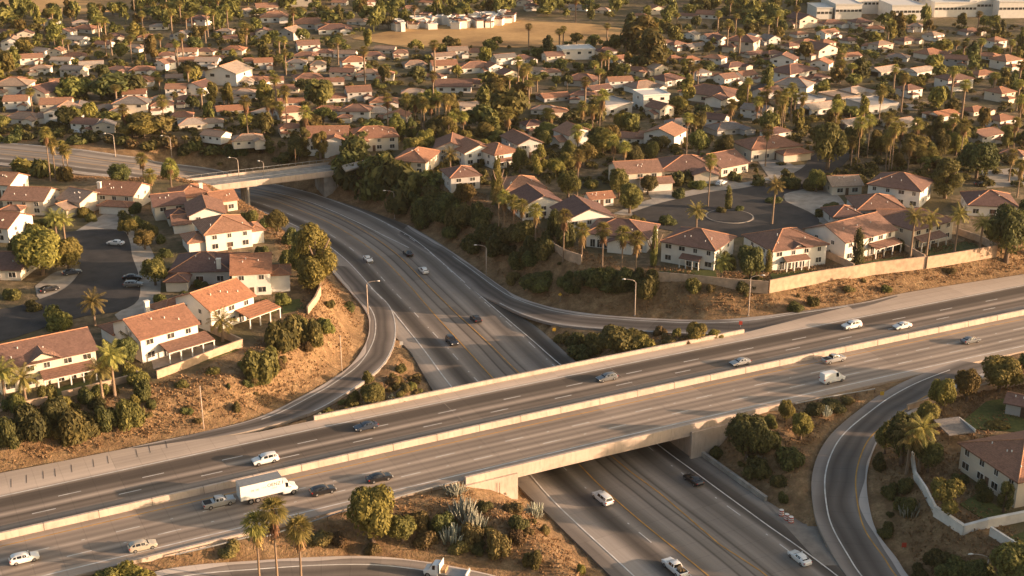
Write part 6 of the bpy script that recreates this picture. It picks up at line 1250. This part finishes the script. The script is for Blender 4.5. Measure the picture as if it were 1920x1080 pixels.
# scrub growing out of the dry banks
k = 0
while k < 40:
    px, py = trng.uniform(0, 1920), trng.uniform(300, 1080); g = G(px, py)
    if not (-225 < g[0] < 295): continue
    dm = bil(DM, g[0], g[1]); dr = bil(DRY, g[0], g[1])
    if dm > 2 and dr > .5: s = pxpm(g); shrub(px, py, trng.uniform(1.0, 2.4) * s, trng.uniform(.6, 1.3) * s, trng.choice(('scrub_leaf', 'foliage_dark', 'scrub_leaf')), g); k += 1
for i in range(26):
    u = i / 25; px = -10 + 600 * u + trng.uniform(-12, 12); py = 258 + 42 * u ** 1.3 + trng.uniform(-8, 10); shrub(px, py, trng.uniform(26, 52), trng.uniform(13, 26), trng.choice(('foliage_dark', 'foliage', 'scrub_leaf')))
# woodland far away: crowns past counting, as one mass
rng = np.random.default_rng(5); Vs, Qs, b = [], [], 0; protos = [whole_tree(kd, v, 'foliage_dark') for kd in ('round', 'tall', 'loose') for v in (0, 1)]
PV = [(np.array([v.co[:] for v in m.vertices]), np.array([p.vertices[:] for p in m.polygons])) for m in protos]
cnt = 0; tr_ = 0
while cnt < 1150 and tr_ < 20000:
    tr_ += 1; px = rng.uniform(-60, 1980); py = -60 + 230 * rng.random() ** 1.7; g = P(px, py, 4.5); s = pxpm(g); w_, h = rng.uniform(5, 12), rng.uniform(5, 13)
    if py > 60: w_, h = w_ * .5, h * .38
    if in_street(g) or (py < 200 and blocked(g, w_ * .4)) or (px > 1500 and 18 < py < 50): continue
    if py > 8 and covers(px, py, w_ * s, h * s) and rng.random() > .06: continue
    V, Q = PV[rng.integers(len(PV))]; a = rng.uniform(0, 6.28); sel = Q[rng.random(len(Q)) < (.32 if py > 100 else .26)]
    V2 = V * [w_ / 1.9, w_ / 1.9, h]; R = np.array([[math.cos(a), -math.sin(a), 0], [math.sin(a), math.cos(a), 0], [0, 0, 1]]); V2 = V2 @ R.T + g
    c_ = V2[sel].mean(1, keepdims=True); V3 = c_ + (V2[sel] - c_) * 1.5; Vs.append(V3.reshape(-1, 3)); Qs.append(np.arange(len(sel) * 4).reshape(-1, 4) + b); b += len(sel) * 4; cnt += 1
tag(link('distant_woodland', npmesh('distant_woodland', np.vstack(Vs), np.vstack(Qs), 'foliage')), kind='stuff')
Vs, Qs, b, cnt, tr_ = [], [], 0, 0, 0
while cnt < 2600 and tr_ < 30000:
    tr_ += 1; px = rng.uniform(-30, 1950); py = 50 + 300 * rng.random(); g = P(px, py, 4.5); w_, h = rng.uniform(1.6, 4.6), rng.uniform(1.0, 3.0)
    if in_street(g) or blocked(g, -2.0): continue
    cl = math.sin(g[0] * .05 + 2 * math.sin(g[1] * .021)) + math.sin(g[1] * .043)
    if cl < -.9 and rng.random() < .7: continue
    V, Q = PV[0]; a = rng.uniform(0, 6.28); sel = Q[rng.random(len(Q)) < .16]; R = np.array([[math.cos(a), -math.sin(a), 0], [math.sin(a), math.cos(a), 0], [0, 0, 1]])
    V2 = (V * [w_ / 1.9, w_ / 1.9, h] - [0, 0, .25 * h]) @ R.T + g; c_ = V2[sel].mean(1, keepdims=True); Vs.append((c_ + (V2[sel] - c_) * 1.5).reshape(-1, 3)); Qs.append(np.arange(len(sel) * 4).reshape(-1, 4) + b); b += len(sel) * 4; cnt += 1
tag(link('garden_undergrowth', npmesh('garden_undergrowth', np.vstack(Vs), np.vstack(Qs), 'foliage')), kind='stuff')
# unseen gum trees added past the picture edge to shade the lower corner
for x, y, h in [(100 + .32 * (y - 150) + random.uniform(0, 22), y + random.uniform(-2, 2), random.uniform(8.5, 12)) for y in range(146, 246, 4)]:
    g = np.array([x, y, max(0, hz(x, y))]); pp = proj(g); s = pxpm(g); tree(pp[0], pp[1], 10 * s, h * s, 'tall', 'foliage_dark', True, g, label='unseen dark gum tree added beyond the picture edge to shade the lower corner')
# straw on the banks, past counting
N = 42000; xs = rng.uniform(-150, 190, N * 5); ys = rng.uniform(140, 420, N * 5); Vs, Qs, b = [], [], 0
ii = np.clip(np.searchsorted(XS, xs) - 1, 0, nx - 2); jj = np.clip(np.searchsorted(YS, ys) - 1, 0, ny - 2)
ok = (DM[jj, ii] > 1.2) & (DM[jj + 1, ii + 1] > 1.2) & (DRY[jj, ii] > .5) & ((np.sin(xs * .35) + np.sin(ys * .27 + xs * .1)) > -1.0 + rng.uniform(-.8, .8, N * 5)); xs, ys = xs[ok][:N], ys[ok][:N]
zs = bil(GZ, xs, ys); n = len(xs)
for k in range(3):
    a = rng.uniform(0, 3.14, n); h = rng.uniform(.12, .42, n); wd = rng.uniform(.08, .2, n); dx, dy = np.cos(a) * wd, np.sin(a) * wd; ox, oy = rng.normal(0, .25, n), rng.normal(0, .25, n); lx, ly = rng.normal(0, .2, n), rng.normal(0, .2, n)
    V = np.stack([np.stack([xs + ox - dx * .5, ys + oy - dy * .5, zs - .08], 1), np.stack([xs + ox + dx * .5, ys + oy + dy * .5, zs - .08], 1), np.stack([xs + ox + dx + lx, ys + oy + dy + ly, zs + h], 1), np.stack([xs + ox - dx + lx, ys + oy - dy + ly, zs + h * .9], 1)], 1).reshape(-1, 3)
    Vs.append(V); Qs.append(np.arange(n * 4).reshape(-1, 4) + b); b += n * 4
tag(link('dry_grass', npmesh('dry_grass', np.vstack(Vs), np.vstack(Qs), 'straw')), kind='stuff')
# ------------------------------------------------------------------ labels that single each repeat out
ANCH = [(480, 335, 'the narrow road bridge'), (880, 82, 'the dry mown field'), (840, 45, 'the white depot sheds'), (1740, 30, 'the white warehouses'), (1368, 406, 'the round traffic island'), (190, 540, 'the shaded dead-end street'), (120, 12, 'the golden hillside field'), (1160, 205, 'the grey flat-roofed house'), (1230, 192, 'the modern white cubic house'), (815, 225, 'the palm grove above the freeway'), (1205, 80, 'the field gum trees'),
 (222, 368, 'the white double garage house'), (340, 640, 'the long glazed patio room'), (1155, 450, 'the shaded long white house'), (930, 905, 'the overpass wing wall'), (740, 700, 'the exit gore'), (1640, 500, 'the long pale block wall'), (1475, 968, 'the crash barrels'), (1800, 985, 'the white boundary wall'), (1650, 738, 'the loop ramp nose'), (610, 265, 'the twin-gabled freeway house'), (700, 265, 'the large cream freeway house'), (1180, 650, 'the merge gore'), (490, 715, 'the orange bank'), (380, 760, 'the bare pole on the bank'), (500, 1060, 'the three entry ramp palms'), (120, 790, 'the gabled house corner wall'), (390, 460, 'the orange-sided hip house'), (40, 350, 'the brown gabled palm house'), (770, 310, 'the lone cream bank house'), (940, 300, 'the red balcony house'), (1200, 340, 'the double garage by the island'), (1290, 310, 'the broad hip roof house'), (1450, 285, 'the cul-de-sac top house'), (1700, 370, 'the tall white upper house'), (1850, 395, 'the dark roofed edge house'), (1850, 880, 'the shaded corner house'), (1590, 205, 'the flat-roofed grey court'), (850, 470, 'the dark uphill bank'), (1060, 440, 'the large pale gable'), (1000, 390, 'the tall conifer'), (1300, 490, 'the hip house by the cypress'), (1420, 870, 'the grey retaining wall'), (870, 1000, 'the silvery cactus slope'),
 (640, 600, 'the exit ramp bend'), (60, 150, 'the low western rooftops'), (220, 165, 'the broad dark hedge trees'), (415, 150, 'the long white-fronted rooftops'), (300, 70, 'the hillside roofs'), (540, 60, 'the pale roofs before the depot'), (600, 180, 'the round tree by grey gables'), (650, 130, 'the orange roofs before the field'), (760, 150, 'the rooftops behind the palm grove'), (920, 130, 'the white roofs under the field'), (1080, 150, 'the white flat house neighbour'), (1330, 95, 'the tight rows beyond gums'), (1330, 180, 'the big diagonal street roof'), (1440, 160, 'the diagonal street'), (1540, 110, 'the middle rows under warehouses'), (1680, 130, 'the pyramid roofs under warehouses'), (1840, 150, 'the long brown edge roof'), (1850, 70, 'the warehouse end trees'), (1700, 270, 'the palm thicket'), (1830, 300, 'the pale parking lot'), (1400, 30, 'the wood at the skyline'), (1060, 30, 'the roofs behind the field'), (80, 225, 'the white-gabled bank houses'), (250, 250, 'the brown thicket on the far bank'), (420, 240, 'the far bank by the bridge'), (1040, 215, 'the houses past the palm grove'), (1380, 245, 'the pink-brown roofs'), (1560, 320, 'the street neck trees'), (1900, 460, 'the black trees at the edge')]
ORD = ['first', 'second', 'third', 'fourth', 'fifth', 'sixth', 'seventh', 'eighth', 'ninth', 'tenth', 'eleventh', 'twelfth', 'thirteenth', 'fourteenth', 'fifteenth', 'sixteenth', 'seventeenth', 'eighteenth', 'nineteenth', 'twentieth']
AX = np.array([(a, b) for a, b, c in ANCH], float); sets = {}
for o, look, px, py in AUTO:
    d = np.hypot(AX[:, 0] - px, (AX[:, 1] - py) * 1.6); i = int(np.argmin(d)); sets.setdefault((i, look), []).append((d[i], o))
for (i, look), L in sets.items():
    L.sort(key=lambda t: t[0]); nm = ANCH[i][2]
    for k, (d, o) in enumerate(L):
        if len(L) == 1: o['label'] = f'{look} by {nm}'
        else: o['label'] = f'{look}, {ORD[min(k, 19)]} out from {nm}'

for o in bpy.data.objects:
    l = o.get('label')
    if l: o['label'] = l.replace(' with brown skirt', '') if len(l.replace('-', ' ').split()) > 16 else l
# ------------------------------------------------------------------ warm dusty air
k = bpy.data.materials.new('air'); k.use_nodes = True; t_ = k.node_tree; t_.nodes.remove(t_.nodes['Principled BSDF']); pv = t_.nodes.new('ShaderNodeVolumePrincipled'); pv.inputs['Color'].default_value = (.9, .82, .72, 1); pv.inputs['Density'].default_value = 0.00003; pv.inputs['Anisotropy'].default_value = .2
t_.links.new(pv.outputs[0], t_.nodes['Material Output'].inputs['Volume']); MAT['air'] = k
mb = MB(); mb.box(-1810, 1810, -30, 2610, -30, 125); hz_ = mb.build('haze', 'air'); tag(hz_, kind='stuff')
print('objects', len(bpy.data.objects), 'top', sum(1 for o in bpy.data.objects if o.parent is None))
import collections
print(collections.Counter(o.name.split('.')[0] for o in bpy.data.objects if o.parent is None).most_common(30))
